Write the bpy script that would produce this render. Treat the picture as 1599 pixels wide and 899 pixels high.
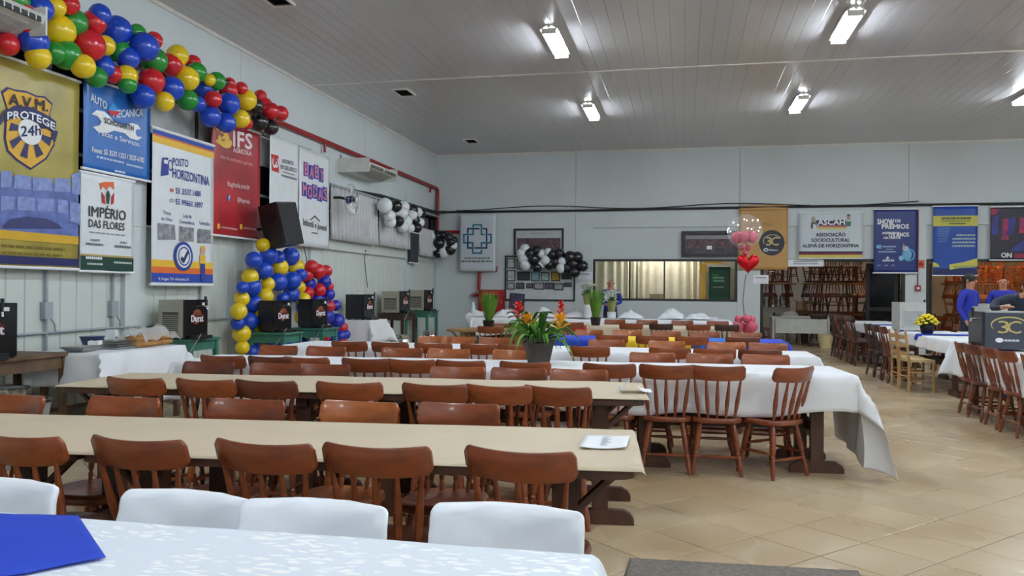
import bpy, bmesh, math, random
from mathutils import Vector, Matrix, Euler, noise
random.seed(7)
PI = math.pi
SC = bpy.context.scene
COL = SC.collection
for _o in list(bpy.data.objects):
    bpy.data.objects.remove(_o)

# ------------------------------------------------------------------ camera, world, exposure
FPX, W0, H0 = 1266.0, 1599.0, 899.0
CAM = Vector((0, 0, 1.445))
RT = Vector((0.97826167, 0.20722311, 0.00791777))
DN = Vector((0.00720229, 0.00420688, -0.99996521))
FW = Vector((-0.20724921, 0.97828466, 0.00262295))
cd = bpy.data.cameras.new('camera')
cd.sensor_fit = 'HORIZONTAL'; cd.sensor_width = 36.0; cd.lens = 36.0 * FPX / W0
cd.clip_start = 0.05; cd.clip_end = 200
cam = bpy.data.objects.new('camera', cd); COL.objects.link(cam)
M = Matrix.Identity(4)
for i in range(3):
    M[i][0] = RT[i]; M[i][1] = -DN[i]; M[i][2] = -FW[i]; M[i][3] = CAM[i]
cam.matrix_world = M
SC.camera = cam
world = bpy.data.worlds.new('night'); SC.world = world
world.use_nodes = True
world.node_tree.nodes['Background'].inputs[0].default_value = (0.012, 0.015, 0.022, 1)
world.node_tree.nodes['Background'].inputs[1].default_value = 1.0
SC.view_settings.view_transform = 'Standard'
SC.view_settings.look = 'None'
SC.view_settings.gamma = 1.0
SC.view_settings.use_curve_mapping = False
SC.view_settings.exposure = 0.0
TUBE_STRENGTH = 150.0
ROOM_STRENGTH = 50.0

# room dimensions (metres)
XL, XR, YB, YF, H = -6.61, 12.6, 21.1, -3.2, 5.095
YA = 27.0            # rear wall of the store room behind the openings

def ray(u, v): return FW + RT * ((u - W0 / 2) / FPX) + DN * ((v - H0 / 2) / FPX)
def ax(u, v, X): d = ray(u, v); return CAM + d * ((X - CAM.x) / d.x)
def ay(u, v, Y): d = ray(u, v); return CAM + d * ((Y - CAM.y) / d.y)
def az(u, v, Z): d = ray(u, v); return CAM + d * ((Z - CAM.z) / d.z)
def depth(p): return (Vector(p) - CAM).dot(FW)

# ------------------------------------------------------------------ materials
def lin(c):
    r = []
    for x in c[:3]:
        x /= 255.0
        r.append(x / 12.92 if x <= 0.04045 else ((x + 0.055) / 1.055) ** 2.4)
    return (*r, 1)
MATS = {}
def mat(name, rgb, rough=0.5, metal=0.0, var=0.08, scale=6.0, bump=0.0, bscale=40.0, coat=0.0, spec=None,
        trans=0.0, alpha=1.0, stretch=None, emit=0.0, sheen=0.0, dark=None):
    """principled material whose colour is mottled by object-space noise"""
    if name in MATS: return MATS[name]
    m = bpy.data.materials.new(name); m.use_nodes = True; MATS[name] = m
    nt = m.node_tree; N = nt.nodes; L = nt.links
    b = N['Principled BSDF']
    b.inputs['Roughness'].default_value = rough
    b.inputs['Metallic'].default_value = metal
    b.inputs['Coat Weight'].default_value = coat
    if coat: b.inputs['Coat Roughness'].default_value = 0.12
    if spec is not None: b.inputs['Specular IOR Level'].default_value = spec
    if trans: b.inputs['Transmission Weight'].default_value = trans
    if alpha < 1: b.inputs['Alpha'].default_value = alpha
    if sheen: b.inputs['Sheen Weight'].default_value = sheen
    c = lin(rgb)
    if emit:
        b.inputs['Emission Color'].default_value = c
        b.inputs['Emission Strength'].default_value = emit
    tc = N.new('ShaderNodeTexCoord'); mp = N.new('ShaderNodeMapping')
    L.new(tc.outputs['Object'], mp.inputs['Vector'])
    if stretch: mp.inputs['Scale'].default_value = stretch
    nz = N.new('ShaderNodeTexNoise'); nz.inputs['Scale'].default_value = scale; nz.inputs['Detail'].default_value = 4
    L.new(mp.outputs['Vector'], nz.inputs['Vector'])
    cr = N.new('ShaderNodeValToRGB')
    d = lin(dark) if dark else tuple(x * (1 - var) for x in c[:3]) + (1,)
    e = tuple(min(1, x * (1 + var)) for x in c[:3]) + (1,)
    cr.color_ramp.elements[0].position = 0.3; cr.color_ramp.elements[0].color = d
    cr.color_ramp.elements[1].position = 0.7; cr.color_ramp.elements[1].color = e if not dark else c
    L.new(nz.outputs['Fac'], cr.inputs['Fac']); L.new(cr.outputs['Color'], b.inputs['Base Color'])
    if bump:
        n2 = N.new('ShaderNodeTexNoise'); n2.inputs['Scale'].default_value = bscale
        L.new(mp.outputs['Vector'], n2.inputs['Vector'])
        bp = N.new('ShaderNodeBump'); bp.inputs['Strength'].default_value = bump; bp.inputs['Distance'].default_value = 0.01
        L.new(n2.outputs['Fac'], bp.inputs['Height']); L.new(bp.outputs['Normal'], b.inputs['Normal'])
    return m
def emat(name, rgb, strength):
    m = bpy.data.materials.new(name); m.use_nodes = True
    nt = m.node_tree; nt.nodes.clear()
    e = nt.nodes.new('ShaderNodeEmission'); o = nt.nodes.new('ShaderNodeOutputMaterial')
    e.inputs[0].default_value = lin(rgb); e.inputs[1].default_value = strength
    nt.links.new(e.outputs[0], o.inputs[0]); return m
def plain(rgb, rough=0.55, **k):
    return mat('print_%d_%d_%d_%d' % (*rgb, int(rough * 100)), rgb, rough, var=0.04, **k)

WHITE_WALL = mat('painted_wall', (208, 215, 217), 0.55, var=0.03, scale=1.2, bump=0.05)
PANEL = mat('white_wall_panel', (206, 212, 206), 0.45, var=0.04, scale=2.0)
CEIL = mat('pvc_ceiling', (192, 190, 193), 0.3, var=0.03, scale=1.0, coat=0.45); CEIL.node_tree.nodes['Principled BSDF'].inputs['Coat Roughness'].default_value = 0.2
CEIL_TRIM = mat('pvc_trim', (222, 220, 214), 0.4)
GROUT = mat('grout', (84, 70, 52), 0.9)
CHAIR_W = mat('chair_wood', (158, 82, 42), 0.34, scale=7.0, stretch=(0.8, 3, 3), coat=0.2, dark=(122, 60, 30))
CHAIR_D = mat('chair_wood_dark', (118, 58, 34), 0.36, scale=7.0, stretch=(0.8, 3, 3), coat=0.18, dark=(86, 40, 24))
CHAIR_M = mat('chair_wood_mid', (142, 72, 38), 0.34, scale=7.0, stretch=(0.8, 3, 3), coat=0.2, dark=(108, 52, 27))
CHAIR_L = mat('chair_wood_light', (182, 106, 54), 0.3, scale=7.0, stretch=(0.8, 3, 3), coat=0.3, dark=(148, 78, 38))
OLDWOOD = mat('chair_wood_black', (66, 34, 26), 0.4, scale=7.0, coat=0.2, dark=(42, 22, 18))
TABLE_W = mat('table_wood', (92, 56, 40), 0.45, scale=6.0, stretch=(1, 1, 0.4), dark=(58, 36, 28))
RUSH_W = mat('pale_wood', (196, 156, 104), 0.5, scale=8.0, dark=(160, 120, 76))
RUSH = mat('woven_rush', (202, 178, 128), 0.8, bump=0.6, bscale=60, var=0.2)
TAN_W = mat('tan_table_wood', (170, 132, 88), 0.45, scale=5, stretch=(0.4, 4, 1), dark=(136, 98, 62))
KRAFT = mat('kraft_paper', (206, 190, 164), 0.6, var=0.05, scale=2.5, bump=0.12, bscale=5)
CLOTH = mat('white_cloth', (236, 238, 243), 0.75, var=0.03, scale=3, bump=0.25, bscale=9, sheen=0.2)
COVER = mat('white_chair_cover', (238, 241, 247), 0.65, var=0.02, bump=0.1, bscale=14)
PAPER = mat('white_paper', (240, 242, 246), 0.6, var=0.02)
BLUEC = mat('blue_cloth', (22, 62, 190), 0.7, var=0.06, bump=0.15)
YELC = mat('yellow_cloth', (240, 205, 30), 0.7, var=0.05)
REDC = mat('red_cloth', (205, 40, 50), 0.7, var=0.05)
GREYM = mat('grey_metal', (168, 172, 172), 0.35, metal=0.7)
STEEL = mat('steel', (205, 208, 208), 0.22, metal=1.0, var=0.05)
CONDUIT = mat('grey_conduit', (158, 164, 172), 0.45)
BLACK = mat('black_plastic', (26, 26, 29), 0.4, var=0.1)
BLACKG = mat('black_gloss', (22, 23, 27), 0.2, var=0.1)
DARKF = mat('dark_frame', (34, 32, 34), 0.4)
REDP = mat('red_pipe_paint', (150, 26, 30), 0.4)
GREENT = mat('green_painted_wood', (70, 136, 118), 0.55, var=0.12, dark=(48, 106, 92))
NIGHT = mat('night_glass', (14, 17, 22), 0.08, var=0.02)
DRAPE = mat('grey_drape', (198, 198, 200), 0.85, var=0.06)
CREAM = mat('cream_curtain', (238, 232, 210), 0.85, var=0.06)
SKIN = mat('skin', (190, 132, 104), 0.55, var=0.06, scale=20)
HAIRD = mat('dark_hair', (26, 22, 20), 0.6)
HAIRG = mat('grey_hair', (120, 104, 96), 0.6)
LEAF = mat('leaf_green', (62, 122, 40), 0.4, scale=5, dark=(36, 84, 30))
LEAFL = mat('leaf_light', (124, 172, 62), 0.4, scale=5, dark=(86, 138, 44))
BALLOON = {}
for k, c in dict(B=(24, 72, 196), Y=(240, 206, 32), R=(206, 30, 42), G=(36, 144, 52), K=(30, 30, 34), W=(232, 236, 240), P=(206, 84, 112), N=(30, 44, 170)).items():
    BALLOON[k] = mat('balloon_' + k, c, 0.18 if k in 'WK' else 0.25, var=0.02, coat=0.3)

def damask():
    """woven leaf sprays, a little glossier and paler than the ground"""
    m = mat('white_damask', (236, 240, 245), 0.6, var=0.02)
    nt = m.node_tree; N = nt.nodes; L = nt.links; b = N['Principled BSDF']
    tc = N.new('ShaderNodeTexCoord')
    nz = N.new('ShaderNodeTexNoise'); nz.inputs['Scale'].default_value = 7
    vm = N.new('ShaderNodeVectorMath'); vm.operation = 'MULTIPLY_ADD'; vm.inputs[1].default_value = (0.07,) * 3
    L.new(tc.outputs['Object'], nz.inputs['Vector']); L.new(nz.outputs['Color'], vm.inputs[0]); L.new(tc.outputs['Object'], vm.inputs[2])
    masks = []
    for ang, sc, th in ((0.5, 15, 0.36), (-0.65, 14, 0.34)):
        mp = N.new('ShaderNodeMapping'); mp.inputs['Rotation'].default_value = (0, 0, ang); mp.inputs['Scale'].default_value = (1, 2.9, 1)
        L.new(vm.outputs[0], mp.inputs['Vector'])
        vo = N.new('ShaderNodeTexVoronoi'); vo.inputs['Scale'].default_value = sc; vo.inputs['Randomness'].default_value = 0.9
        L.new(mp.outputs['Vector'], vo.inputs['Vector'])
        mr = N.new('ShaderNodeMapRange'); mr.inputs['From Min'].default_value = th; mr.inputs['From Max'].default_value = th - 0.07
        L.new(vo.outputs['Distance'], mr.inputs['Value']); masks.append(mr)
    cl = N.new('ShaderNodeTexNoise'); cl.inputs['Scale'].default_value = 6; L.new(tc.outputs['Object'], cl.inputs['Vector'])
    sel = N.new('ShaderNodeMapRange'); sel.inputs['From Min'].default_value = 0.44; sel.inputs['From Max'].default_value = 0.5
    L.new(cl.outputs['Fac'], sel.inputs['Value'])
    mx = N.new('ShaderNodeMath'); mx.operation = 'MAXIMUM'; L.new(masks[0].outputs[0], mx.inputs[0]); L.new(masks[1].outputs[0], mx.inputs[1])
    mu = N.new('ShaderNodeMath'); mu.operation = 'MULTIPLY'; L.new(mx.outputs[0], mu.inputs[0]); L.new(sel.outputs[0], mu.inputs[1])
    cr = N.new('ShaderNodeMix'); cr.data_type = 'RGBA'; cr.inputs[6].default_value = lin((224, 231, 240)); cr.inputs[7].default_value = lin((250, 252, 254))
    L.new(mu.outputs[0], cr.inputs[0]); L.new(cr.outputs[2], b.inputs['Base Color'])
    r2 = N.new('ShaderNodeMapRange'); r2.inputs['To Min'].default_value = 0.7; r2.inputs['To Max'].default_value = 0.42
    L.new(mu.outputs[0], r2.inputs['Value']); L.new(r2.outputs[0], b.inputs['Roughness'])
    return m
DAMASK = damask()
def tilemat():
    m = mat('floor_tile', (196, 174, 140), 0.24, var=0.0, scale=2.2)
    nt = m.node_tree; N = nt.nodes; L = nt.links; b = N['Principled BSDF']
    geo = N.new('ShaderNodeNewGeometry')
    n1 = N.new('ShaderNodeTexNoise'); n1.inputs['Scale'].default_value = 0.9; n1.inputs['Detail'].default_value = 2.0; n1.inputs['Roughness'].default_value = 0.4
    L.new(geo.outputs['Position'], n1.inputs['Vector'])
    r = N.new('ShaderNodeValToRGB'); e = r.color_ramp.elements
    e[0].position = 0.32; e[0].color = lin((176, 150, 114)); e[1].position = 0.68; e[1].color = lin((206, 186, 154))
    L.new(n1.outputs['Fac'], r.inputs['Fac'])
    oi = N.new('ShaderNodeObjectInfo'); mr0 = N.new('ShaderNodeMapRange'); mr0.inputs['To Min'].default_value = 0.9; mr0.inputs['To Max'].default_value = 1.04
    L.new(oi.outputs['Random'], mr0.inputs['Value'])
    vm = N.new('ShaderNodeVectorMath'); vm.operation = 'SCALE'; L.new(r.outputs['Color'], vm.inputs[0]); L.new(mr0.outputs[0], vm.inputs['Scale'])
    L.new(vm.outputs[0], b.inputs['Base Color'])
    nn = N.new('ShaderNodeTexNoise'); nn.inputs['Scale'].default_value = 1.1; nn.inputs['Detail'].default_value = 1.0; L.new(geo.outputs['Position'], nn.inputs['Vector'])
    mr = N.new('ShaderNodeMapRange'); mr.inputs['To Min'].default_value = 0.2; mr.inputs['To Max'].default_value = 0.36
    L.new(nn.outputs['Fac'], mr.inputs['Value']); L.new(mr.outputs[0], b.inputs['Roughness'])
    return m
TILE = tilemat()

# ------------------------------------------------------------------ mesh building
class MB:
    def __init__(s): s.v = []; s.f = []; s.mi = []; s.cur = 0
    def add(s, vs, fs):
        o = len(s.v); s.v += [tuple(v) for v in vs]
        for f in fs: s.f.append(tuple(i + o for i in f)); s.mi.append(s.cur)
        return s
    def box(s, c, d, rz=0.0, rot=None):
        hx, hy, hz = d[0] / 2, d[1] / 2, d[2] / 2
        R = rot or Matrix.Rotation(rz, 3, 'Z')
        vs = [Vector(c) + R @ Vector((x * hx, y * hy, z * hz)) for z in (-1, 1) for y in (-1, 1) for x in (-1, 1)]
        return s.add(vs, [(0, 2, 3, 1), (4, 5, 7, 6), (0, 1, 5, 4), (2, 6, 7, 3), (0, 4, 6, 2), (1, 3, 7, 5)])
    def span(s, a, b):
        return s.box([(a[i] + b[i]) / 2 for i in range(3)], [abs(b[i] - a[i]) for i in range(3)])
    def tube(s, pts, r, n=8, caps=True, flat=1.0):
        pts = [Vector(p) for p in pts]
        if not isinstance(r, (list, tuple)): r = [r] * len(pts)
        vs = []; fs = []
        ref = None
        for i, p in enumerate(pts):
            t = (pts[min(i + 1, len(pts) - 1)] - pts[max(i - 1, 0)])
            if t.length < 1e-9: t = Vector((0, 0, 1))
            t.normalize()
            if ref is None:
                ref = t.orthogonal().normalized() if abs(t.z) > 0.99 or abs(t.z) < 0.01 else Vector((t.y, -t.x, 0)).normalized()
                if abs(t.z) > 0.6: ref = (Vector((1, 0, 0)) - t * t.x).normalized()
            ref = (ref - t * ref.dot(t)).normalized(); bn = t.cross(ref)
            for k in range(n):
                a = 2 * PI * k / n
                vs.append(p + ref * (math.cos(a) * r[i]) + bn * (math.sin(a) * r[i] * flat))
        for i in range(len(pts) - 1):
            for k in range(n):
                k2 = (k + 1) % n
                fs.append((i * n + k, i * n + k2, (i + 1) * n + k2, (i + 1) * n + k))
        if caps:
            fs.append(tuple(range(n - 1, -1, -1))); fs.append(tuple((len(pts) - 1) * n + k for k in range(n)))
        return s.add(vs, fs)
    def lathe(s, prof, n=16, o=(0, 0, 0), R=None, sx=1.0, sy=1.0):
        o = Vector(o); vs = []; fs = []
        for (r, z) in prof:
            for k in range(n):
                a = 2 * PI * k / n
                p = Vector((math.cos(a) * r * sx, math.sin(a) * r * sy, z))
                vs.append(o + (R @ p if R else p))
        for i in range(len(prof) - 1):
            for k in range(n):
                k2 = (k + 1) % n
                fs.append((i * n + k, i * n + k2, (i + 1) * n + k2, (i + 1) * n + k))
        fs.append(tuple(range(n - 1, -1, -1))); fs.append(tuple((len(prof) - 1) * n + k for k in range(n)))
        return s.add(vs, fs)
    def prism(s, pts, ext):
        pts = [Vector(p) for p in pts]; e = Vector(ext); n = len(pts)
        fs = [tuple(range(n)), tuple(range(2 * n - 1, n - 1, -1))]
        fs += [(i, i + n, (i + 1) % n + n, (i + 1) % n) for i in range(n)]
        return s.add(pts + [p + e for p in pts], fs)
    def grid(s, fn, nu, nv, closed=False):
        vs = [fn(i / nu, j / nv) for j in range(nv + 1) for i in range(nu + 1)]
        fs = [(j * (nu + 1) + i, j * (nu + 1) + i + 1, (j + 1) * (nu + 1) + i + 1, (j + 1) * (nu + 1) + i) for j in range(nv) for i in range(nu)]
        return s.add(vs, fs)
    def sphere(s, c, r, n=12, m=8, R=None):
        if not isinstance(r, (list, tuple)): r = (r, r, r)
        c = Vector(c)
        def fn(a, b):
            t = a * 2 * PI; p = (b - 0.5) * PI * 0.999
            q = Vector((math.cos(t) * math.cos(p) * r[0], math.sin(t) * math.cos(p) * r[1], math.sin(p) * r[2]))
            return c + (R @ q if R else q)
        return s.grid(fn, n, m)
    def mesh(s, name, mats, smooth=True, angle=40):
        me = bpy.data.meshes.new(name)
        me.from_pydata(s.v, [], s.f)
        if not isinstance(mats, (list, tuple)): mats = [mats]
        for m in mats: me.materials.append(m)
        if len(mats) > 1: me.polygons.foreach_set('material_index', s.mi)
        bm = bmesh.new(); bm.from_mesh(me)
        bmesh.ops.recalc_face_normals(bm, faces=bm.faces); bm.to_mesh(me); bm.free()
        if smooth:
            me.polygons.foreach_set('use_smooth', [True] * len(me.polygons))
            me.set_sharp_from_angle(angle=math.radians(angle))
        me.update()
        return me
    def build(s, name, mats, parent=None, loc=None, rz=0.0, smooth=True, angle=40, label=None):
        return inst(name, s.mesh(name, mats, smooth, angle), parent, loc, rz, label)
def inst(name, me, parent=None, loc=None, rz=0.0, label=None):
    o = bpy.data.objects.new(name, me); COL.objects.link(o)
    if parent: o.parent = parent
    if loc is not None: o.location = loc
    if rz: o.rotation_euler = (0, 0, rz)
    if label: o['label'] = label
    return o
def tag(o, label=None, cat=None, group=None, kind=None):
    if label: o['label'] = label
    if cat: o['category'] = cat
    if group: o['group'] = group
    if kind: o['kind'] = kind
    return o
def thing(name, label, cat, loc=(0, 0, 0), rz=0.0, group=None):
    o = bpy.data.objects.new(name, None); COL.objects.link(o)
    o.location = loc; o.rotation_euler = (0, 0, rz); o.empty_display_size = 0.1
    return tag(o, label, cat, group)
def struct(name, mb, m, parent=None, label=None, smooth=False):
    o = mb.build(name, m, parent, smooth=smooth, label=label)
    if not parent: o['kind'] = 'structure'
    return o
ORD = ['first', 'second', 'third', 'fourth', 'fifth', 'sixth', 'seventh', 'eighth', 'ninth', 'tenth', 'eleventh', 'twelfth']
def wpart(root, mb, name, mats, smooth=True, angle=40, label=None):
    """a part modelled in world coordinates, parented to its thing"""
    o = mb.build(name, mats, root, smooth=smooth, angle=angle, label=label)
    o.matrix_parent_inverse = Matrix.LocRotScale(root.location, root.rotation_euler, None).inverted()
    return o
# ------------------------------------------------------------------ lamps
TUBE = emat('lit_tube', (236, 247, 255), TUBE_STRENGTH)
def ceiling_lamp(x, y, label, z=H, L=1.25, tube=None, rot=0.0, cat=True):
    t = thing('ceiling_light', label, 'lamp', (x, y, z), rot, 'twin tube ceiling lights')
    b = MB(); b.prism([(-0.05, -L / 2, 0), (0.05, -L / 2, 0), (0.13, -L / 2, -0.061), (0.12, -L / 2, -0.064), (0.03, -L / 2, -0.02), (0, -L / 2, -0.05), (-0.03, -L / 2, -0.02), (-0.12, -L / 2, -0.064), (-0.13, -L / 2, -0.061)], (0, L, 0))
    b.build('housing', CEIL_TRIM, t, smooth=False)
    for s in (-1, 1):
        MB().box((0, s * (L / 2 - 0.02), -0.085), (0.2, 0.035, 0.07)).build('end_cap', CEIL_TRIM, t, smooth=False)
        MB().tube([(s * 0.048, -L / 2 + 0.04, -0.085), (s * 0.048, L / 2 - 0.04, -0.085)], 0.022, 10).build('tube', tube or TUBE, t)
    return t
names = {(0, 3): 'lit twin tube lamp of the back row, nearest the left wall', (1, 3): 'lit twin tube lamp of the back row, above the cardboard-coloured banner',
         (2, 3): 'lit twin tube lamp at the right edge of the picture', (0, 2): 'lit twin tube lamp, middle row, left of the bright glare', (1, 2): 'brightest twin tube lamp with wide glare on the ceiling'}
cols = (-1.84, 2.12, 6.1, 10.1); rows_ = (-2.0, 2.4, 7.0, 11.6, 16.2)
for i, x in enumerate(cols):
    for j, y in enumerate(rows_):
        key = (i, j - 1)
        ceiling_lamp(x, y, names.get(key, 'twin tube ceiling lamp outside the picture, %s column, %s row' % (ORD[i], ORD[j])))

# ------------------------------------------------------------------ floor
A0 = 0.8232; TS = 0.4249
DA = Vector((math.cos(A0), math.sin(A0), 0)); DB = Vector((math.sin(A0), -math.cos(A0), 0)); TO = Vector((0.1395, 4.685, 0))
floor = struct('floor', MB().span((XL - 0.3, YF, -0.12), (XR, YA, -0.004)), GROUT)
hs = TS / 2 - 0.003
tm = MB()
cs = [DA * (sx * hs) + DB * (sy * hs) for sx, sy in ((-1, -1), (1, -1), (1, 1), (-1, 1))]
csi = [c * 0.985 for c in cs]
tm.add([Vector((c.x, c.y, -0.006)) for c in cs] + [Vector((c.x, c.y, -0.0015)) for c in cs] + [Vector((c.x, c.y, 0)) for c in csi],
       [(0, 1, 5, 4), (1, 2, 6, 5), (2, 3, 7, 6), (3, 0, 4, 7), (4, 5, 9, 8), (5, 6, 10, 9), (6, 7, 11, 10), (7, 4, 8, 11), (8, 9, 10, 11)])
tile_me = tm.mesh('floor_tile', TILE, smooth=False)
cells = []
for i in range(-60, 75):
    for j in range(-60, 60):
        c = TO + DA * ((i + 0.5) * TS) + DB * ((j + 0.5) * TS)
        if XL - 0.1 < c.x < XR - 0.1 and YF < c.y < YA: cells.append(c)
def seen(c):
    d = c - CAM; z = d.dot(FW)
    if z < 2: return None
    u = W0 / 2 + FPX * d.dot(RT) / z; v = H0 / 2 + FPX * d.dot(DN) / z
    if -60 < u < 1660 and v < 960 and c.x > -1.2 - 0.0 * z: return z
vis = sorted([(seen(c), k) for k, c in enumerate(cells) if seen(c)])[:300]
vk = {k for _, k in vis}
rest = MB(); tv = [tuple(v.co) for v in tile_me.vertices]; tf = [tuple(p.vertices) for p in tile_me.polygons]
for k, c in enumerate(cells):
    if k in vk: inst('floor_tile', tile_me, floor, c)
    else: rest.add([(v[0] + c.x, v[1] + c.y, v[2]) for v in tv], tf)
ro = rest.build('floor_tiles', TILE, floor, smooth=False); ro['kind'] = 'stuff'

# ------------------------------------------------------------------ ceiling
ceil = struct('ceiling', MB().span((XL - 0.2, YF, H + 0.012), (XR, YB + 0.2, H + 0.1)), mat('ceiling_gap', (96, 95, 96), 0.8))
JY = 13.47
restp = MB()
PW = 0.2
for (y0, y1, xm) in ((JY + 0.02, YB, 9.0), (5.8, JY - 0.02, 6.6), (YF, 5.76, -99)):
    b = MB(); b.prism([(0.0012, 0, 0.012), (0.0012, 0, 0.002), (0.006, 0, 0), (PW - 0.006, 0, 0), (PW - 0.0012, 0, 0.002), (PW - 0.0012, 0, 0.012)], (0, y1 - y0, 0))
    pm = b.mesh('ceiling_plank', CEIL, smooth=False)
    k = 0
    while XL + k * PW < XR:
        x = XL + k * PW; k += 1
        if x < xm: inst('ceiling_plank', pm, ceil, (x, y0, H))
        else: restp.add([(v[0] + x, v[1] + y0, v[2] + H) for v in b.v], b.f)
ro = restp.build('ceiling_planks', CEIL, ceil, smooth=False); ro['kind'] = 'stuff'
wpart(ceil, MB().span((XL, JY - 0.03, H - 0.008), (XR, JY + 0.03, H + 0.01)).span((XL, 5.75, H - 0.008), (XR, 5.81, H + 0.01)), 'joint_strip', CEIL_TRIM, smooth=False)
struct('trim_1', MB().span((XL, YF, H - 0.05), (XL + 0.03, YB, H)), CEIL_TRIM)
struct('trim_2', MB().span((XL + 0.03, YB - 0.03, H - 0.05), (XR, YB, H)), CEIL_TRIM)
for n, (u, v) in enumerate(((430, -3), (631, 143.5), (736, 219.5))):
    p = az(u, v, H)
    t = thing('ceiling_vent', ['dark ceiling vent at the top edge of the picture', 'dark slatted ceiling vent with white frame, middle one of three', 'smallest dark ceiling vent, nearest the back wall'][n], 'vent', p, 0, 'ceiling vents')
    fr = MB()
    for (cx, cy, sx, sy) in ((0, 0.24, 0.3, 0.03), (0, -0.24, 0.3, 0.03), (0.14, 0, 0.03, 0.45), (-0.14, 0, 0.03, 0.45)): fr.box((cx, cy, -0.012), (sx, sy, 0.024))
    fr.build('frame', CEIL_TRIM, t, smooth=False)
    MB().box((0, 0, -0.003), (0.27, 0.46, 0.004)).build('backing', BLACK, t, smooth=False)
    sl = MB(); R = Matrix.Rotation(0.6, 3, 'X')
    for k in range(7): sl.box((0, -0.19 + k * 0.063, -0.012), (0.25, 0.03, 0.003), rot=R)
    sl.build('slats', DARKF, t, smooth=False)

# ------------------------------------------------------------------ left wall
ZS, ZW = 2.22, 3.95
wl = struct('wall_left', MB().span((XL - 0.2, YF, 0), (XL - 0.02, YA, ZS)).span((XL - 0.2, YF, ZW), (XL - 0.02, YB + 0.2, H + 0.1)), WHITE_WALL)
for y0, y1 in ((YF, 1.4), (1.4, 6.3), (6.3, 11.18), (11.18, 16.08), (16.08, YB)):
    wpart(wl, MB().span((XL - 0.02, y0 + 0.004, ZW), (XL, y1 - 0.004, H)), 'wall_slab', WHITE_WALL, smooth=False)
# vertical boards on the lower half, with smooth piers between the bays
PIERS = ((3.6, 3.96), (8.56, 8.94), (13.5, 13.86), (18.6, 18.9))
for y0, y1 in PIERS:
    wpart(wl, MB().span((XL - 0.02, y0, 0), (XL + 0.05, y1, ZW)), 'pier', WHITE_WALL, smooth=False)
bw = 0.245
bb = MB(); bb.prism([(0, 0.002, 0), (0.012, 0.006, 0), (0.014, 0.012, 0), (0.014, bw - 0.028, 0), (0.006, bw - 0.02, 0), (0.006, bw - 0.012, 0), (0.012, bw - 0.006, 0), (0, bw - 0.002, 0)], (0, 0, ZS - 0.02))
bmesh_ = bb.mesh('wall_board', PANEL, smooth=False)
edges = [YF] + [e for p in PIERS for e in p] + [YB]
for k in range(0, len(edges), 2):
    n = int(round((edges[k + 1] - edges[k]) / bw)); st = (edges[k + 1] - edges[k]) / n
    for i in range(n):
        o = inst('wall_board', bmesh_, wl, (XL - 0.02, edges[k] + i * st, 0.02)); o.scale = (1, st / bw, 1)
wpart(wl, MB().span((XL - 0.02, YF, ZS - 0.03), (XL + 0.06, YB, ZS)), 'sill', PANEL, smooth=False)
struct('baseboard_left', MB().span((XL - 0.02, YF, 0), (XL + 0.02, YB, 0.09)), mat('skirting', (150, 140, 120), 0.5))
wi = 0
FROST = mat('frosted_sheet', (176, 180, 178), 0.5, var=0.2, scale=4)
for k in range(0, len(edges), 2):
    if edges[k + 1] < 4: continue
    wi += 1
    y0, y1 = edges[k], edges[k + 1]
    ZS, ZW = (2.22, 3.95) if y0 < 13 else (2.42, 3.38)
    if y0 > 13:
        wpart(wl, MB().span((XL - 0.05, y0, 3.38), (XL, y1, 3.95)), 'wall_slab', WHITE_WALL, smooth=False)
        wpart(wl, MB().span((XL - 0.05, y0, 2.22), (XL, y1, 2.42)), 'wall_slab', PANEL, smooth=False)
    wroot = struct('window_%d' % wi, MB().span((XL - 0.05, y0, ZS), (XL + 0.0, y1, ZS + 0.06)).span((XL - 0.05, y0, ZW - 0.06), (XL, y1, ZW)), DARKF, label='dark-framed night window high in the left wall, bay %d from the camera' % wi)
    n = max(2, int((y1 - y0) / 1.1)); st = (y1 - y0) / n
    for i in range(n + 1):
        wpart(wroot, MB().span((XL - 0.05, y0 + i * st - 0.025, ZS + 0.06), (XL, y0 + i * st + 0.025, ZW - 0.06)), 'mullion', DARKF, smooth=False)
    for i in range(n):
        for (za, zb_) in ((ZS + 0.06, 2.9), (2.94, 3.4), (3.44, ZW - 0.06)) if y0 < 13 else ((ZS + 0.06, 2.9), (2.94, ZW - 0.06)):
            wpart(wroot, MB().span((XL - 0.035, y0 + i * st + 0.025, za), (XL - 0.025, y0 + (i + 1) * st - 0.025, zb_)), 'pane', FROST if (za > 3.42 and 8 < y0 < 12 and i < 3) else NIGHT, smooth=False)
        wpart(wroot, MB().span((XL - 0.05, y0 + i * st, 2.9), (XL, y0 + (i + 1) * st, 2.94)).span((XL - 0.05, y0 + i * st, min(3.4, ZW - 0.05)), (XL, y0 + (i + 1) * st, min(3.44, ZW - 0.01))), 'transom', CONDUIT, smooth=False)

# ------------------------------------------------------------------ back wall
ZO = 2.27; ZR = 3.09
wb = struct('wall_back', MB().span((XL - 0.2, YB + 0.06, ZR), (XR, YB + 0.2, H + 0.1)), WHITE_WALL)
seams = (XL, -2.786, 1.357, 5.292, 9.25, XR)
for a, b in zip(seams[:-1], seams[1:]):
    wpart(wb, MB().span((a + 0.004, YB, ZR), (b - 0.004, YB + 0.06, H)), 'wall_slab', WHITE_WALL, smooth=False)
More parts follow.
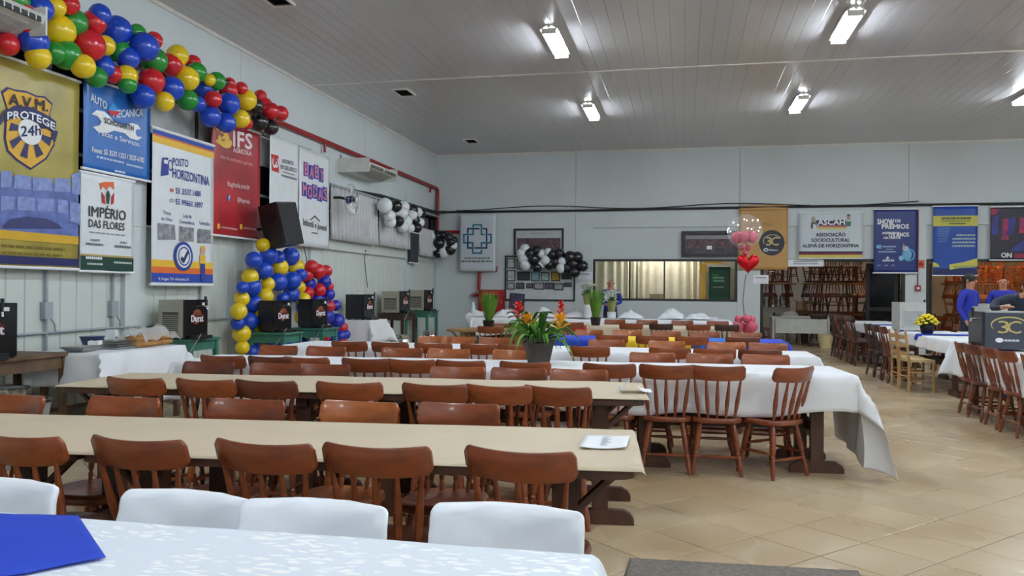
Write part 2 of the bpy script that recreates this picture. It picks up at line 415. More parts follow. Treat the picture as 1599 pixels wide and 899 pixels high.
# bays: solid corner, glazed bay, two doorways, solid right part
wpart(wb, MB().span((XL, YB, 0), (-2.79, YB + 0.2, ZR)), 'wall_slab', WHITE_WALL, smooth=False)
for a, b in ((-2.782, -2.32), (1.32, 1.87), (5.23, 5.69), (9.25, 9.7)):
    wpart(wb, MB().span((a, YB, 0), (b, YB + 0.2, ZR)), 'pier', WHITE_WALL, smooth=False)
wpart(wb, MB().span((9.704, YB, 0), (XR, YB + 0.2, ZR)), 'wall_slab', WHITE_WALL, smooth=False)
for a, b in ((-2.32, 1.32), (1.87, 5.23), (5.69, 9.25)):
    wpart(wb, MB().span((a, YB + 0.05, ZO), (b, YB + 0.2, ZR)), 'lintel_panel', WHITE_WALL, smooth=False)
wpart(wb, MB().span((-2.32, YB + 0.02, 0), (1.32, YB + 0.2, 1.195)), 'wall_slab', WHITE_WALL, smooth=False)
struct('baseboard_back', MB().span((XL, YB - 0.015, 0), (1.87, YB, 0.09)), MATS['skirting'])
def frame_rect(a, b, z0, z1, y, w=0.07, d=0.08, bottom=True):
    m = MB()
    m.span((a, y, z1 - w), (b, y + d, z1)).span((a, y, z0), (a + w, y + d, z1 - w)).span((b - w, y, z0), (b, y + d, z1 - w))
    if bottom: m.span((a + w, y, z0), (b - w, y + d, z0 + w))
    return m
win = struct('window_9', frame_rect(-2.32, 1.32, 1.195, ZO, YB + 0.03, 0.06), DARKF, label='wide black-framed interior window in the back wall')
for x in (-1.37, -0.49):
    wpart(win, MB().span((x - 0.02, YB + 0.04, 1.255), (x + 0.02, YB + 0.09, ZO - 0.06)), 'mullion', DARKF, smooth=False)
GLASS = mat('clear_glass', (255, 255, 255), 0.0, trans=1.0, var=0.0); MATS['clear_glass'].node_tree.nodes['Principled BSDF'].inputs['IOR'].default_value = 1.1
for a, b in ((-2.26, -1.39), (-1.35, -0.51), (-0.47, 1.26)):
    wpart(win, MB().span((a, YB + 0.06, 1.255), (b, YB + 0.066, ZO - 0.06)), 'pane', GLASS, smooth=False)
for n, (a, b) in enumerate(((1.87, 5.23), (5.69, 9.25))):
    d = struct('door_%d' % (n + 1), frame_rect(a, b, 0, ZO, YB + 0.03, 0.07, bottom=False), DARKF, label='dark frame of the wide doorway into the store room')
# leaves of the doors, folded open
def door_leaf(hx, hy, ang, w, label, par):
    t = par
    R = Matrix.Rotation(ang, 3, 'Z')
    m = MB()
    for (x0, x1, z0, z1) in ((0, 0.09, 0.01, 2.18), (w - 0.09, w, 0.01, 2.18), (0.09, w - 0.09, 0.01, 0.3), (0.09, w - 0.09, 1.0, 1.1), (0.09, w - 0.09, 2.08, 2.18)):
        c = R @ Vector(((x0 + x1) / 2, 0, (z0 + z1) / 2)); m.box((hx + c.x, hy + c.y, c.z), (x1 - x0, 0.045, z1 - z0), rz=ang)
    wpart(t, m, 'door_leaf', DARKF, smooth=False)
    for z0, z1 in ((0.3, 1.0), (1.1, 2.08)):
        c = R @ Vector((w / 2, 0, (z0 + z1) / 2)); wpart(t, MB().box((hx + c.x, hy + c.y, c.z), (w - 0.18, 0.008, z1 - z0), rz=ang), 'pane', NIGHT, smooth=False)
D1 = bpy.data.objects['door_1']; D2 = bpy.data.objects['door_2']
door_leaf(5.1, YB + 0.12, PI - 0.5, 0.75, '', D1)
door_leaf(5.14, YB + 0.2, PI / 2 + 0.2, 0.85, '', D1)
door_leaf(5.84, YB + 0.16, PI / 2 - 0.25, 0.85, '', D2)
door_leaf(6.55, YB + 0.16, PI / 2 - 0.35, 0.85, '', D2)
struct('wall_right', MB().span((XR, YF, 0), (XR + 0.2, YA, H + 0.1)), WHITE_WALL)
struct('wall_front', MB().span((XL - 0.2, YF - 0.2, 0), (XR, YF, H + 0.1)), WHITE_WALL)
# store room and back room
struct('wall_store_back', MB().span((XL - 0.2, YA, 0), (XR, YA + 0.2, 3.3)), WHITE_WALL)
struct('wall_partition', MB().span((1.5, YB + 0.2, 0), (1.62, YA, 3.2)), WHITE_WALL)
struct('ceiling_store', MB().span((XL - 0.2, YB + 0.2, 3.2), (XR, YA, 3.3)), WHITE_WALL)
TUBE2 = emat('lit_tube_store', (240, 246, 255), ROOM_STRENGTH)
WARM = emat('warm_bulb', (255, 190, 120), 400)
ceiling_lamp(2.7, 24.6, 'short twin tube lamp on the store room ceiling', z=3.2, L=0.7, tube=TUBE2)
ceiling_lamp(-0.6, 21.55, 'long twin tube lamp in the room behind the interior window', z=3.2, tube=emat('lit_tube_room', (255, 250, 240), 85), rot=PI / 2)
for n, (x, y) in enumerate(((7.3, 22.4), (8.7, 22.3))):
    t = thing('pendant_bulb', 'warm bulb hanging in the right store room, %s one' % ('left', 'right')[n], 'lamp', (x, y, 3.2), 0, 'warm bulbs')
    MB().tube([(0, 0, 0), (0, 0, -0.22)], 0.006, 6).build('cord', BLACK, t)
    MB().lathe([(0.012, -0.22), (0.022, -0.23), (0.022, -0.27)], 10).build('socket', BLACK, t)
    MB().lathe([(0.018, -0.27), (0.035, -0.3), (0.045, -0.34), (0.035, -0.38), (0.01, -0.395)], 12).build('bulb', WARM, t)
# ------------------------------------------------------------------ chairs
def chair_parts():
    P = {}
    # saddle seat
    def sup(a, n=3.4):
        c, s = math.cos(a), math.sin(a)
        return math.copysign(abs(c) ** (2 / n), c), math.copysign(abs(s) ** (2 / n), s)
    m = MB(); rings = [(0.90, 0.405), (0.99, 0.415), (1.0, 0.432), (0.97, 0.446), (0.88, 0.450), (0.6, 0.438), (0.25, 0.434)]
    n = 20; vs = []; fs = []
    for (k, z) in rings:
        for i in range(n):
            a = 2 * PI * i / n; x, y = sup(a); w = 0.205 + 0.012 * y
            vs.append((x * w * k, y * 0.20 * k, z + (0.006 if (y > 0.7 and k < 0.9) else 0)))
    for r in range(len(rings) - 1):
        for i in range(n): fs.append((r * n + i, r * n + (i + 1) % n, (r + 1) * n + (i + 1) % n, (r + 1) * n + i))
    fs.append(tuple(range(n - 1, -1, -1))); fs.append(tuple((len(rings) - 1) * n + i for i in range(n)))
    P['seat'] = m.add(vs, fs)
    # curved crest rail
    m = MB(); vs = []; fs = []; ST = [-1, -0.985, -0.955, -0.91, -0.8, -0.6, -0.4, -0.2, 0, 0.2, 0.4, 0.6, 0.8, 0.91, 0.955, 0.985, 1]; S = len(ST) - 1
    for i in range(S + 1):
        t = ST[i]; x = t * 0.213; y = -0.255 + 0.05 * t * t
        e = 1 - max(0, (abs(t) - 0.9) / 0.1) ** 2.2 * 0.42
        zc = 0.806 + 0.010 * t * t; h = 0.057 * e; d = 0.0115 * (0.75 + 0.25 * e); ln = -0.012
        for (a, b) in ((-1, -0.8), (-0.6, -1), (0.6, -1), (1, -0.8), (1, 0.85), (0.5, 1), (-0.5, 1), (-1, 0.85)):
            vs.append((x, y + a * d + b * ln, zc + b * h))
    for i in range(S):
        for k in range(8): fs.append((i * 8 + k, i * 8 + (k + 1) % 8, (i + 1) * 8 + (k + 1) % 8, (i + 1) * 8 + k))
    fs.append(tuple(range(7, -1, -1))); fs.append(tuple(S * 8 + k for k in range(8)))
    P['crest_rail'] = m.add(vs, fs)
    for k in range(5):
        t = (k - 2) / 2
        a = Vector((t * 0.135, -0.155 + 0.02 * t * t, 0.44)); b = Vector((t * 0.178, -0.247 + 0.05 * (t * 0.8) ** 2, 0.775))
        pr = [(0, .010), (0.05, .0105), (0.12, .013), (0.15, .0085), (0.18, .013), (0.3, .0165), (0.45, .0185), (0.62, .015), (0.85, .0105), (1, .009)]
        P['spindle%d' % k] = MB().tube([a.lerp(b, q) for q, _ in pr], [r for _, r in pr], 7)
    lp = [(0, .014), (0.1, .019), (0.25, .022), (0.4, .023), (0.52, .019), (0.56, .0135), (0.59, .02), (0.62, .0135), (0.66, .019), (0.7, .0135), (0.74, .02), (0.82, .021), (0.94, .016), (1, .014)]
    for k, (sx, sy) in enumerate(((-1, -1), (1, -1), (1, 1), (-1, 1))):
        a = Vector((sx * 0.125, sy * 0.12, 0.415)); b = Vector((sx * 0.19, sy * 0.185, 0.0))
        P['leg%d' % k] = MB().tube([a.lerp(b, q) for q, _ in lp], [r for _, r in lp], 8)
    def lg(sx, sy, z):
        q = (0.415 - z) / 0.415; return Vector((sx * (0.125 + 0.065 * q), sy * (0.12 + 0.065 * q), z))
    sr = [(0, .008), (0.3, .012), (0.5, .014), (0.7, .012), (1, .008)]
    for k, (p, q) in enumerate(((lg(-1, -1, 0.19), lg(-1, 1, 0.19)), (lg(1, -1, 0.19), lg(1, 1, 0.19)), (lg(-1, -1, 0.145), lg(1, -1, 0.145)), (lg(-1, 1, 0.235), lg(1, 1, 0.235)))):
        P['stretcher%d' % k] = MB().tube([p.lerp(q, t) for t, _ in sr], [r for _, r in sr], 7)
    return P
_cp = chair_parts()
CHAIR = {}
for key, m in (('mid', CHAIR_M), ('dark', CHAIR_D), ('std', CHAIR_W), ('light', CHAIR_L), ('old', OLDWOOD)):
    CHAIR[key] = [(k.rstrip('0123456789'), b.mesh(k.rstrip('0123456789'), m)) for k, b in _cp.items()]
def chair(x, y, rz, label, group, wood=None, scale=1.0, skip=()):
    t = thing('spindle_chair', label, 'chair', (x, y, 0), rz, group)
    for nm, me in CHAIR[wood or random.choice(('mid', 'std', 'std', 'dark'))]:
        o = inst(nm, me, t)
        if scale != 1.0: o.scale = (1.0, 1.0, scale)
    return t
def covered_parts():
    m = MB()
    # rounded stretch sleeve: closed rings from hem to top
    def ring(z):
        q = (z - 0.47) / (0.885 - 0.47)
        if q > 0.68: w = 0.214; d = 0.026
        elif q > 0.56: k = (q - 0.56) / 0.12; w = 0.172 + 0.034 * k; d = 0.024
        else: w = 0.16 + 0.012 * q / 0.56; d = 0.022
        return w, d
    zs = [0.40, 0.47, 0.52, 0.57, 0.62, 0.66, 0.70, 0.725, 0.75, 0.775, 0.80, 0.825, 0.845, 0.862, 0.870, 0.876, 0.880, 0.8825]; DZ = 0.032
    n = 84; vs = []; fs = []
    for j, z in enumerate(zs):
        w, d = ring(z)
        if z > 0.85: k_ = min(1, (z - 0.85) / 0.033); w *= 1 - 0.12 * (1 - math.sqrt(1 - k_ * k_ * 0.98)); d *= 0.25 + 0.75 * math.sqrt(1 - k_ * k_ * 0.98)
        for i in range(n):
            q_ = i / n * 4; sg = int(q_); fr = q_ - sg; fr = 0.5 - 0.5 * math.cos(PI * fr)
            a = (sg + (1 - (1 - fr) ** 2.2 if sg % 2 == 0 else fr ** 2.2)) * PI / 2; c, s = math.cos(a), math.sin(a)
            x = math.copysign(abs(c) ** 0.5, c) * w; yy = math.copysign(abs(s) ** 0.7, s) * d
            yc = -0.165 - (z - 0.45) * 0.22 + 0.9 * x * x
            wr = 0.012 * noise.noise(Vector((x * 4, z * 30 + x * 7, 2))) + 0.005 * noise.noise(Vector((x * 9, z * 60 - x * 20, 5)))
            vs.append((x, yc + yy + (wr if s else 0), z - DZ + 0.004 * noise.noise(Vector((x * 9, z * 9, 3)))))
    for j in range(len(zs) - 1):
        for i in range(n): fs.append((j * n + i, j * n + (i + 1) % n, (j + 1) * n + (i + 1) % n, (j + 1) * n + i))
    fs.append(tuple((len(zs) - 1) * n + i for i in range(n)))
    m.add(vs, fs)
    return m.mesh('back_cover', COVER, angle=70)
COVER_ME = covered_parts()
def covered_chair(x, y, rz, label, group, full=True):
    t = thing('covered_chair', label, 'chair', (x, y, 0), rz, group)
    inst('back_cover', COVER_ME, t)
    for nm, me in CHAIR['mid']:
        if nm in ('seat', 'leg', 'stretcher'): inst(nm, me, t)
    return t
def rush_chair(x, y, rz, label, group, wood=RUSH_W):
    t = thing('rush_seat_chair', label, 'chair', (x, y, 0), rz, group)
    for s in (-1, 1):
        MB().tube([(s * 0.19, 0.17, 0), (s * 0.19, 0.17, 0.45)], [0.02, 0.021], 8).build('leg', wood, t)
        MB().tube([(s * 0.18, -0.17, 0), (s * 0.18, -0.17, 0.45), (s * 0.18, -0.22, 0.88)], [0.021, 0.021, 0.017], 8).build('back_post', wood, t)
    for z in (0.56, 0.68, 0.80):
        m = MB(); y0 = -0.17 - (z - 0.45) * 0.116
        m.grid(lambda u, v: (-0.18 + 0.36 * u, y0 - 0.03 * math.sin(PI * u), z + (v - 0.5) * (0.05 + 0.015 * math.sin(PI * u))), 8, 1)
        m.grid(lambda u, v: (-0.18 + 0.36 * u, y0 - 0.014 - 0.03 * math.sin(PI * u), z + (v - 0.5) * (0.05 + 0.015 * math.sin(PI * u))), 8, 1)
        m.build('back_slat', wood, t)
    MB().prism([(-0.2, 0.19, 0.44), (0.2, 0.19, 0.44), (0.19, -0.18, 0.44), (-0.19, -0.18, 0.44)], (0, 0, 0.035)).build('woven_seat', RUSH, t, smooth=False)
    for z in (0.16, 0.28):
        for s in (-1, 1): MB().tube([(s * 0.19, 0.17, z), (s * 0.18, -0.17, z)], 0.011, 7).build('stretcher', wood, t)
    MB().tube([(-0.19, 0.17, 0.22), (0.19, 0.17, 0.22)], 0.011, 7).build('stretcher', wood, t)
    MB().tube([(-0.18, -0.17, 0.22), (0.18, -0.17, 0.22)], 0.011, 7).build('stretcher', wood, t)
    return t

# ------------------------------------------------------------------ tables
def trestle_table(cx, cy, ang, L, label, group, Wd=0.84, inset=0.27, z=0.785, wood=TABLE_W):
    t = thing('trestle_table', label, 'table', (cx, cy, 0), ang, group)
    top = MB(); r = 0.09; hx, hy = L / 2, Wd / 2
    pts = []
    for (sx, sy, a0) in ((1, 1, 0), (-1, 1, 90), (-1, -1, 180), (1, -1, 270)):
        for k in range(4):
            a = math.radians(a0 + k * 30); pts.append((sx * (hx - r) + r * math.cos(a), sy * (hy - r) + r * math.sin(a), z - 0.035))
    top.prism(pts, (0, 0, 0.035)).build('tabletop', wood, t, smooth=False)
    for sx in (-1, 1):
        x = sx * (hx - inset)
        for sy in (-1, 1):
            y = sy * 0.29
            MB().box((x, y, (z - 0.035 + 0.09) / 2), (0.10, 0.055, z - 0.035 - 0.09)).build('post', wood, t, smooth=False)
            f = MB(); prof = [(-0.21, 0), (0.21, 0), (0.21, 0.035), (0.19, 0.065), (0.15, 0.088), (0.1, 0.09), (-0.1, 0.09), (-0.15, 0.088), (-0.19, 0.065), (-0.21, 0.035)]
            f.prism([(x + p, y - 0.03, q) for p, q in prof], (0, 0.06, 0)).build('foot', wood, t, smooth=False)
            MB().tube([(x + sx * 0.02, y, 0.58), (x + sx * 0.19, y, z - 0.04)], 0.018, 6).build('brace', wood, t, smooth=False)
        MB().box((x, 0, z - 0.07), (0.07, 0.7, 0.06)).build('cross_beam', wood, t, smooth=False)
        MB().box((x, 0, 0.35), (0.05, 0.53, 0.08)).build('cross_beam', wood, t, smooth=False)
    MB().box((0, 0, 0.35), (L - 2 * inset, 0.04, 0.09)).build('long_beam', wood, t, smooth=False)
    return t
def row_tables(x0, x1, cyr, ang, n, group, desc, **k):
    """n tables end to end; cyr is the centre line's y at x1"""
    L = (x1 - x0) / math.cos(ang) / n
    for i in range(n):
        s = L * (i + 0.5); x = x1 - s * math.cos(ang); y = cyr - s * math.sin(ang)
        which = ('right-hand', 'middle' if n == 3 else 'left-hand', 'left-hand')[i] if n > 1 else 'only'
        trestle_table(x, y, ang, L - 0.004, '%s trestle table under %s' % (which, desc), group, **k)
def sheet(name, label, cat, x0, x1, cyr, ang, mats, z=0.79, Wd=0.84, near=0.05, far=0.05, right=0.03, left=0.03, flare=0.25, wav=0.004, rip=0.015, seed=0, nx=120, ny=40, floor_z=0.004, hemj=0.02, thick=0.0015):
    """cloth or paper draped over a row of tables"""
    L = (x1 - x0) / math.cos(ang); hx, hy = L / 2, Wd / 2
    o = Vector((x1 - hx * math.cos(ang), cyr - hx * math.sin(ang), 0))
    def samples(lo, h0, hi, n):
        # positions with dense sampling near both edges
        a = [lo + (-h0 - lo) * i / max(2, int(n * 0.2)) for i in range(max(2, int(n * 0.2)))]
        b = [-h0 + 2 * h0 * i / n for i in range(n)]
        k = max(2, int(n * 0.25)); c = [h0 + (hi - h0) * i / k for i in range(k + 1)]
        return a + b + c
    xs = samples(-hx - left, hx, hx + right, nx); ys = samples(-hy - near, hy, hy + far, ny)
    def P(x, y):
        ex = max(0, abs(x) - hx); ey = max(0, abs(y) - hy); sx = 1 if x > 0 else -1; sy = 1 if y > 0 else -1
        nz_ = noise.noise(Vector((x * 1.7 + seed, y * 1.9, seed)))
        if ex == 0 and ey == 0:
            return Vector((x, y, z + wav * (nz_ + 0.4 * noise.noise(Vector((x * 6, y * 6, seed)))) + wav))
        hang = math.hypot(ex, ey); j = hemj * noise.noise(Vector((x * 1.3, y * 1.3, seed + 5)))
        hang *= 1 + j * 4
        r = 0.02
        out = r * (1 - math.exp(-hang / r)); dz = hang - out * 0.5
        rp = rip * min(1, hang / 0.15) * math.sin((x if ey > ex else y) * 13 + 3 * nz_ + seed) + rip * 0.7 * min(1, hang / 0.15) * noise.noise(Vector((x * 4, y * 4, seed + 2)))
        dx_, dy_ = (ex / hang0 if (hang0 := math.hypot(ex, ey)) else 0), (ey / hang0 if hang0 else 0)
        cf = min(ex, ey) * min(1, hang / 0.2); zz = z + wav - dz + 0.22 * cf; spread = out + rp + flare * hang * (0.35 + 1.3 * dx_ * dy_) + 0.36 * cf
        if zz < floor_z: spread += (floor_z - zz) * 0.9; zz = floor_z + 0.004 * (1 + nz_)
        return Vector((sx * (min(abs(x), hx) + spread * dx_), sy * (min(abs(y), hy) + spread * dy_), zz))
    m = MB()
    vs = [P(x, y) for y in ys for x in xs]; n = len(xs)
    fs = [(j * n + i, j * n + i + 1, (j + 1) * n + i + 1, (j + 1) * n + i) for j in range(len(ys) - 1) for i in range(n - 1)]
    me = m.add(vs, fs).mesh(name, mats, angle=60)
    ob = inst(name, me, None, o, ang)
    md = ob.modifiers.new('thickness', 'SOLIDIFY'); md.thickness = thick; md.offset = 1
    return tag(ob, label, cat)

# row 0 (foreground), brown paper rows 1-2, white rows 3-4, colour row 5, paper row 6, white row 7
row_tables(-3.2, -0.21, 1.575, 0.012, 1, 'trestle tables', 'the foreground white damask cloth')
sheet('tablecloth', 'white damask tablecloth with leaf pattern on the foreground table', 'tablecloth', -3.2, -0.21, 1.575, 0.012, DAMASK, near=0.3, far=0.10, right=0.34, seed=3, nx=90)
row_tables(-4.6, -0.2, 3.42, 0.10, 2, 'trestle tables', 'the nearer brown paper, beside the letter')
sheet('kraft_paper_cover', 'brown kraft paper covering the nearer long table, letter lying on it', 'table paper', -4.6, -0.19, 3.42, 0.10, KRAFT, near=0.014, far=0.02, right=0.025, wav=0.003, rip=0.003, seed=1, flare=0.1, hemj=0.05)
row_tables(-4.05, -0.26, 5.37, 0.10, 2, 'trestle tables', 'the farther brown paper, beside the napkin')
sheet('kraft_paper_cover', 'brown kraft paper covering the farther long table, folded napkin on it', 'table paper', -4.05, -0.25, 5.37, 0.10, KRAFT, near=0.012, far=0.02, right=0.025, wav=0.008, rip=0.003, seed=2, flare=0.1, hemj=0.05)
row_tables(-4.4, 1.3, 7.2, 0.08, 3, 'trestle tables', 'the white cloth with the bromeliad')
sheet('tablecloth', 'white cloth trailing to the floor at its right end, bromeliad standing on it', 'tablecloth', -4.4, 1.3, 7.2, 0.08, CLOTH, near=0.33, far=0.3, right=0.72, left=0.15, seed=4, nx=150, hemj=0.07, flare=0.2)
row_tables(-4.5, 1.33, 9.0, 0.0, 3, 'trestle tables', 'the white cloth behind the bromeliad')
sheet('tablecloth', 'white cloth on the long table right behind the bromeliad', 'tablecloth', -4.5, 1.33, 9.0, 0.0, CLOTH, near=0.36, far=0.3, right=0.4, seed=6, nx=140, hemj=0.06)
row_tables(-1.9, 1.3, 11.35, 0.0, 2, 'trestle tables', 'the blue and yellow cloths')
sheet('tablecloth', 'blue cloth hanging off the right end of the colourful table', 'tablecloth', 0.75, 1.32, 11.35, 0.0, BLUEC, near=0.3, far=0.2, right=0.2, seed=8, nx=24)
sheet('tablecloth', 'yellow cloth strip between blue cloths on the colourful table', 'tablecloth', -0.95, 0.1, 11.35, 0.0, YELC, near=0.3, far=0.2, right=0.0, left=0.0, seed=9, nx=24)
sheet('tablecloth', 'blue cloth just right of the bromeliad on the colourful table', 'tablecloth', -1.9, -0.97, 11.35, 0.0, BLUEC, near=0.3, far=0.2, right=0.0, seed=10, nx=24)
sheet('tablecloth', 'bright light-blue cloth piece right of the yellow cloth strip', 'tablecloth', 0.12, 0.73, 11.35, 0.0, mat('bright_blue_cloth', (40, 104, 205), 0.7), near=0.3, far=0.2, right=0.0, left=0.0, seed=11, nx=24)
row_tables(-2.4, 1.0, 15.4, 0.0, 2, 'trestle tables', 'the far brown paper near the pink balloons')
sheet('kraft_paper_cover', 'brown kraft paper hanging over the far table near the pink balloons', 'table paper', -2.4, 1.0, 15.4, 0.0, KRAFT, near=0.28, far=0.2, right=0.1, seed=12, nx=60)
sheet('tablecloth', 'narrow red cloth folded on the far brown paper table', 'tablecloth', -2.3, -1.75, 14.97, 0.0, REDC, z=0.8, Wd=0.1, near=0.12, far=0.0, right=0.0, left=0, seed=14, nx=20)
row_tables(-4.8, 1.0, 18.6, 0.0, 3, 'trestle tables', 'the crumpled white cloths along the back wall')
sheet('tablecloth', 'white cloth on the farthest table, heaped with crumpled covers', 'tablecloth', -4.8, 1.0, 18.6, 0.0, CLOTH, near=0.4, far=0.3, right=0.25, seed=15, nx=140, wav=0.02, hemj=0.08)
# small bare tan table on the left
trestle_table(-3.05, 13.05, 0.0, 1.45, 'bare tan wooden table under the left potted grass', 'trestle tables', wood=TAN_W, z=0.80)

# chairs of the rows: crest positions measured along the row
def xs_at(us, Y, z=0.86):
    r = []
    for u in us:
        v = 600.0; p = None
        d = ray(u, v); r.append(CAM.x + d.x * (Y - CAM.y) / d.y)
    return r
def chair_row(us, yfun, facing, desc, group, rots=None, wood=None, jit=0.03):
    """us: picture columns of the chair backs; yfun(x): depth of the crest; facing +1 away from the camera, -1 towards it"""
    n = len(us)
    for k, u in enumerate(us):
        x = -1.0
        for _ in range(6):
            Y = yfun(x); d = ray(u, 560); x = CAM.x + d.x * Y / d.y
        rz = (0 if facing > 0 else PI) + ((rots or {}).get(k, random.uniform(-0.05, 0.05)))
        c, s = math.cos(rz), math.sin(rz)
        # crest centre lies 0.25 behind the seat centre
        cx = x - (-s * -0.25); cy = yfun(x) - (c * -0.25)
        lab = '%s from left, %s' % (ORD[k], desc) if n > 1 else 'alone ' + desc
        chair(cx, cy, rz, 'wooden spindle chair, ' + lab, group, wood[k % len(wood)] if wood else None)
lineT1 = lambda x: 2.99 + 0.10 * (x + 0.2)
chair_row([22, 207, 405, 584, 808], lambda x: 2.868 + 0.10 * (x + 0.6), 1 , 'near side of the nearer paper table', 'chairs on the near side of the nearer paper table', {0: -0.12, 1: -0.06, 2: -0.08, 3: 0.02, 4: -0.1}, wood=['std', 'mid', 'mid', 'mid', 'mid'])
chair_row([25, 202, 392, 567, 720], lambda x: 3.99 + 0.13 * (x + 1.1), -1, 'far side of the nearer paper table', 'chairs on the far side of the nearer paper table', wood=['std', 'std', 'mid', 'light', 'mid'])
chair_row([206, 316, 411, 543, 676, 776, 868], lambda x: 4.80 + 0.10 * (x + 0.9), 1 , 'near side of the farther paper table', 'chairs on the near side of the farther paper table', {3: 0.1, 6: -0.1}, wood=['std', 'std', 'dark', 'std', 'mid', 'std', 'mid'])
chair_row([330, 435, 509, 717, 812, 905], lambda x: 5.95 + 0.08 * (x + 0.7), -1, 'far side of the farther paper table', 'chairs on the far side of the farther paper table', wood=['dark', 'mid', 'mid', 'std', 'mid', 'std'])
chair_row([344, 419, 475, 568, 640, 717, 819, 951, 1040, 1121], lambda x: 6.50 + 0.06 * (x - 0.2), 1 , 'near side of the bromeliad table', 'chairs on the near side of the bromeliad table', wood=['mid', 'dark', 'std', 'mid', 'std', 'std', 'std', 'mid', 'mid', 'mid'])
_p = az(1222, 690, 0.45)
chair(0.70, 6.76, 0.72, 'spindle-back chair turned askew at the right end of the bromeliad table', 'chairs on the near side of the bromeliad table', 'mid')
chair_row([438, 512, 630, 702, 804, 1019, 1108, 1195], lambda x: 7.78 + 0.06 * x, -1, 'far side of the bromeliad table', 'chairs on the far side of the bromeliad table', wood=['std', 'std', 'std', 'light', 'light', 'std', 'std', 'std'])
chair_row([543, 607, 675, 747, 806, 920, 1046, 1116, 1187], lambda x: 8.45 + 0.02 * x, 1 , 'near side of the second white table', 'chairs on the near side of the second white table', wood=['mid', 'mid', 'std', 'std', 'std', 'std', 'std', 'std', 'dark'])
chair_row([680, 717, 775, 947, 1041, 1134, 1199], lambda x: 9.65, -1, 'far side of the second white table', 'chairs on the far side of the second white table', wood=['light', 'light', 'std', 'std', 'light', 'light', 'std'])
chair_row([955, 1018, 1080, 1160], lambda x: 10.72, 1 , 'near side of the colourful table', 'chairs on the near side of the colourful table', wood=['std', 'std', 'std', 'dark'])
chair_row([920, 980, 1040, 1100, 1165], lambda x: 12.0, -1, 'far side of the colourful table', 'chairs on the far side of the colourful table', wood=['light', 'light', 'std', 'std', 'std'])
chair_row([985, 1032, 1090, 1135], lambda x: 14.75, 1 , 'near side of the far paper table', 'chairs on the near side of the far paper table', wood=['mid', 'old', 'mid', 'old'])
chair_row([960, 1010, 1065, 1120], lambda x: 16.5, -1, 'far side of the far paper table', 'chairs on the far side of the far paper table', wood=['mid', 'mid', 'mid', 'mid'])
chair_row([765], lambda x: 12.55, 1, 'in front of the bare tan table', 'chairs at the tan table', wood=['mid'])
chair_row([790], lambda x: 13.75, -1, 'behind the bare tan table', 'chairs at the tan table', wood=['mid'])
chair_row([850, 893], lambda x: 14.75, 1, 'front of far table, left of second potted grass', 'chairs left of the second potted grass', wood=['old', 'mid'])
for k, (u, Y) in enumerate(((10, 2.12), (298, 2.12), (505, 2.12), (800, 2.2))):
    p = ay(u, 770, Y)
    covered_chair(p.x, p.y - 0.25, PI + (0.05, -0.03, 0.06, 0.04)[k], 'chair with white stretch back cover, %s from the left behind the foreground table' % ORD[k], 'white covered chairs at the foreground table')
for k, u in enumerate((738, 800, 870, 990, 1040, 1075, 1105)):
    p = ay(u, 490, 19.35)
    covered_chair(p.x, p.y - 0.25, PI + random.uniform(-0.15, 0.15), 'white covered chair against the back wall, %s from the left' % ORD[k], 'white covered chairs by the back wall')

# right-hand tables, running away from the camera
def right_table(x0, x1, y0, y1, desc, cloth=CLOTH, near=0.34, seed=0):
    L = (y1 - y0)
    trestle_table((x0 + x1) / 2, (y0 + y1) / 2, PI / 2, L, 'long trestle table under ' + desc, 'trestle tables on the right', Wd=x1 - x0)
    cx = (x0 + x1) / 2
    o = sheet('tablecloth', 'white cloth on ' + desc, 'tablecloth', 0, L, 0, 0.0, cloth, Wd=x1 - x0, near=near, far=near, right=0.3, left=0.3, seed=seed, nx=70)
    o.location = (cx, (y0 + y1) / 2, 0); o.rotation_euler = (0, 0, PI / 2)
right_table(3.38, 4.22, 7.7, 11.2, 'the right-hand table with the black beer cooler', near=0.38, seed=21)
right_table(3.62, 4.46, 12.2, 15.3, 'the right-hand table with the yellow flowers', near=0.2, seed=22)
right_table(3.75, 4.6, 16.9, 20.2, 'the farthest right-hand table near the doorway', near=0.2, seed=23)
right_table(4.6, 5.3, 13.9, 15.2, 'the short table with two silver coolers', near=0.3, seed=24)
o = sheet('table_runner', 'blue runner across the white table with the yellow flowers', 'table runner', 0, 0.84, 0, 0, BLUEC, Wd=0.34, z=0.803, near=0, far=0, right=0.1, left=0.1, seed=5, nx=20); o.location = (4.04, 13.75, 0)
o = sheet('table_runner', 'blue runner across the farthest right-hand table', 'table runner', 0, 0.85, 0, 0, BLUEC, Wd=0.34, z=0.803, near=0, far=0, right=0.1, left=0.1, seed=6, nx=20); o.location = (4.17, 17.6, 0)
for k, y in enumerate((8.55, 9.2, 9.67, 10.2, 10.55)):
    chair(3.2 + 0.25, y, -PI / 2 + (0.1, 0.06, -0.04, 0.05, -0.05)[k], 'spindle chair left of the beer cooler table, %s from the camera' % ORD[k], 'chairs along the beer cooler table', ('mid', 'mid', 'mid', 'dark', 'mid')[k])
for k, y in enumerate((13.0, 13.5)):
    rush_chair(3.38, y, -PI / 2 + (0.1, 0.02)[k], 'pale wooden chair with woven rush seat, %s one' % ('nearer', 'farther')[k], 'pale rush seat chairs')
for k, y in enumerate((14.1, 14.65, 15.2)):
    chair(3.38, y, -PI / 2 + 0.05 * k, 'dark spindle chair beyond the pale rush chairs, %s from the camera' % ORD[k], 'dark chairs beyond the rush chairs', ('dark', 'old', 'old')[k], 1.05)
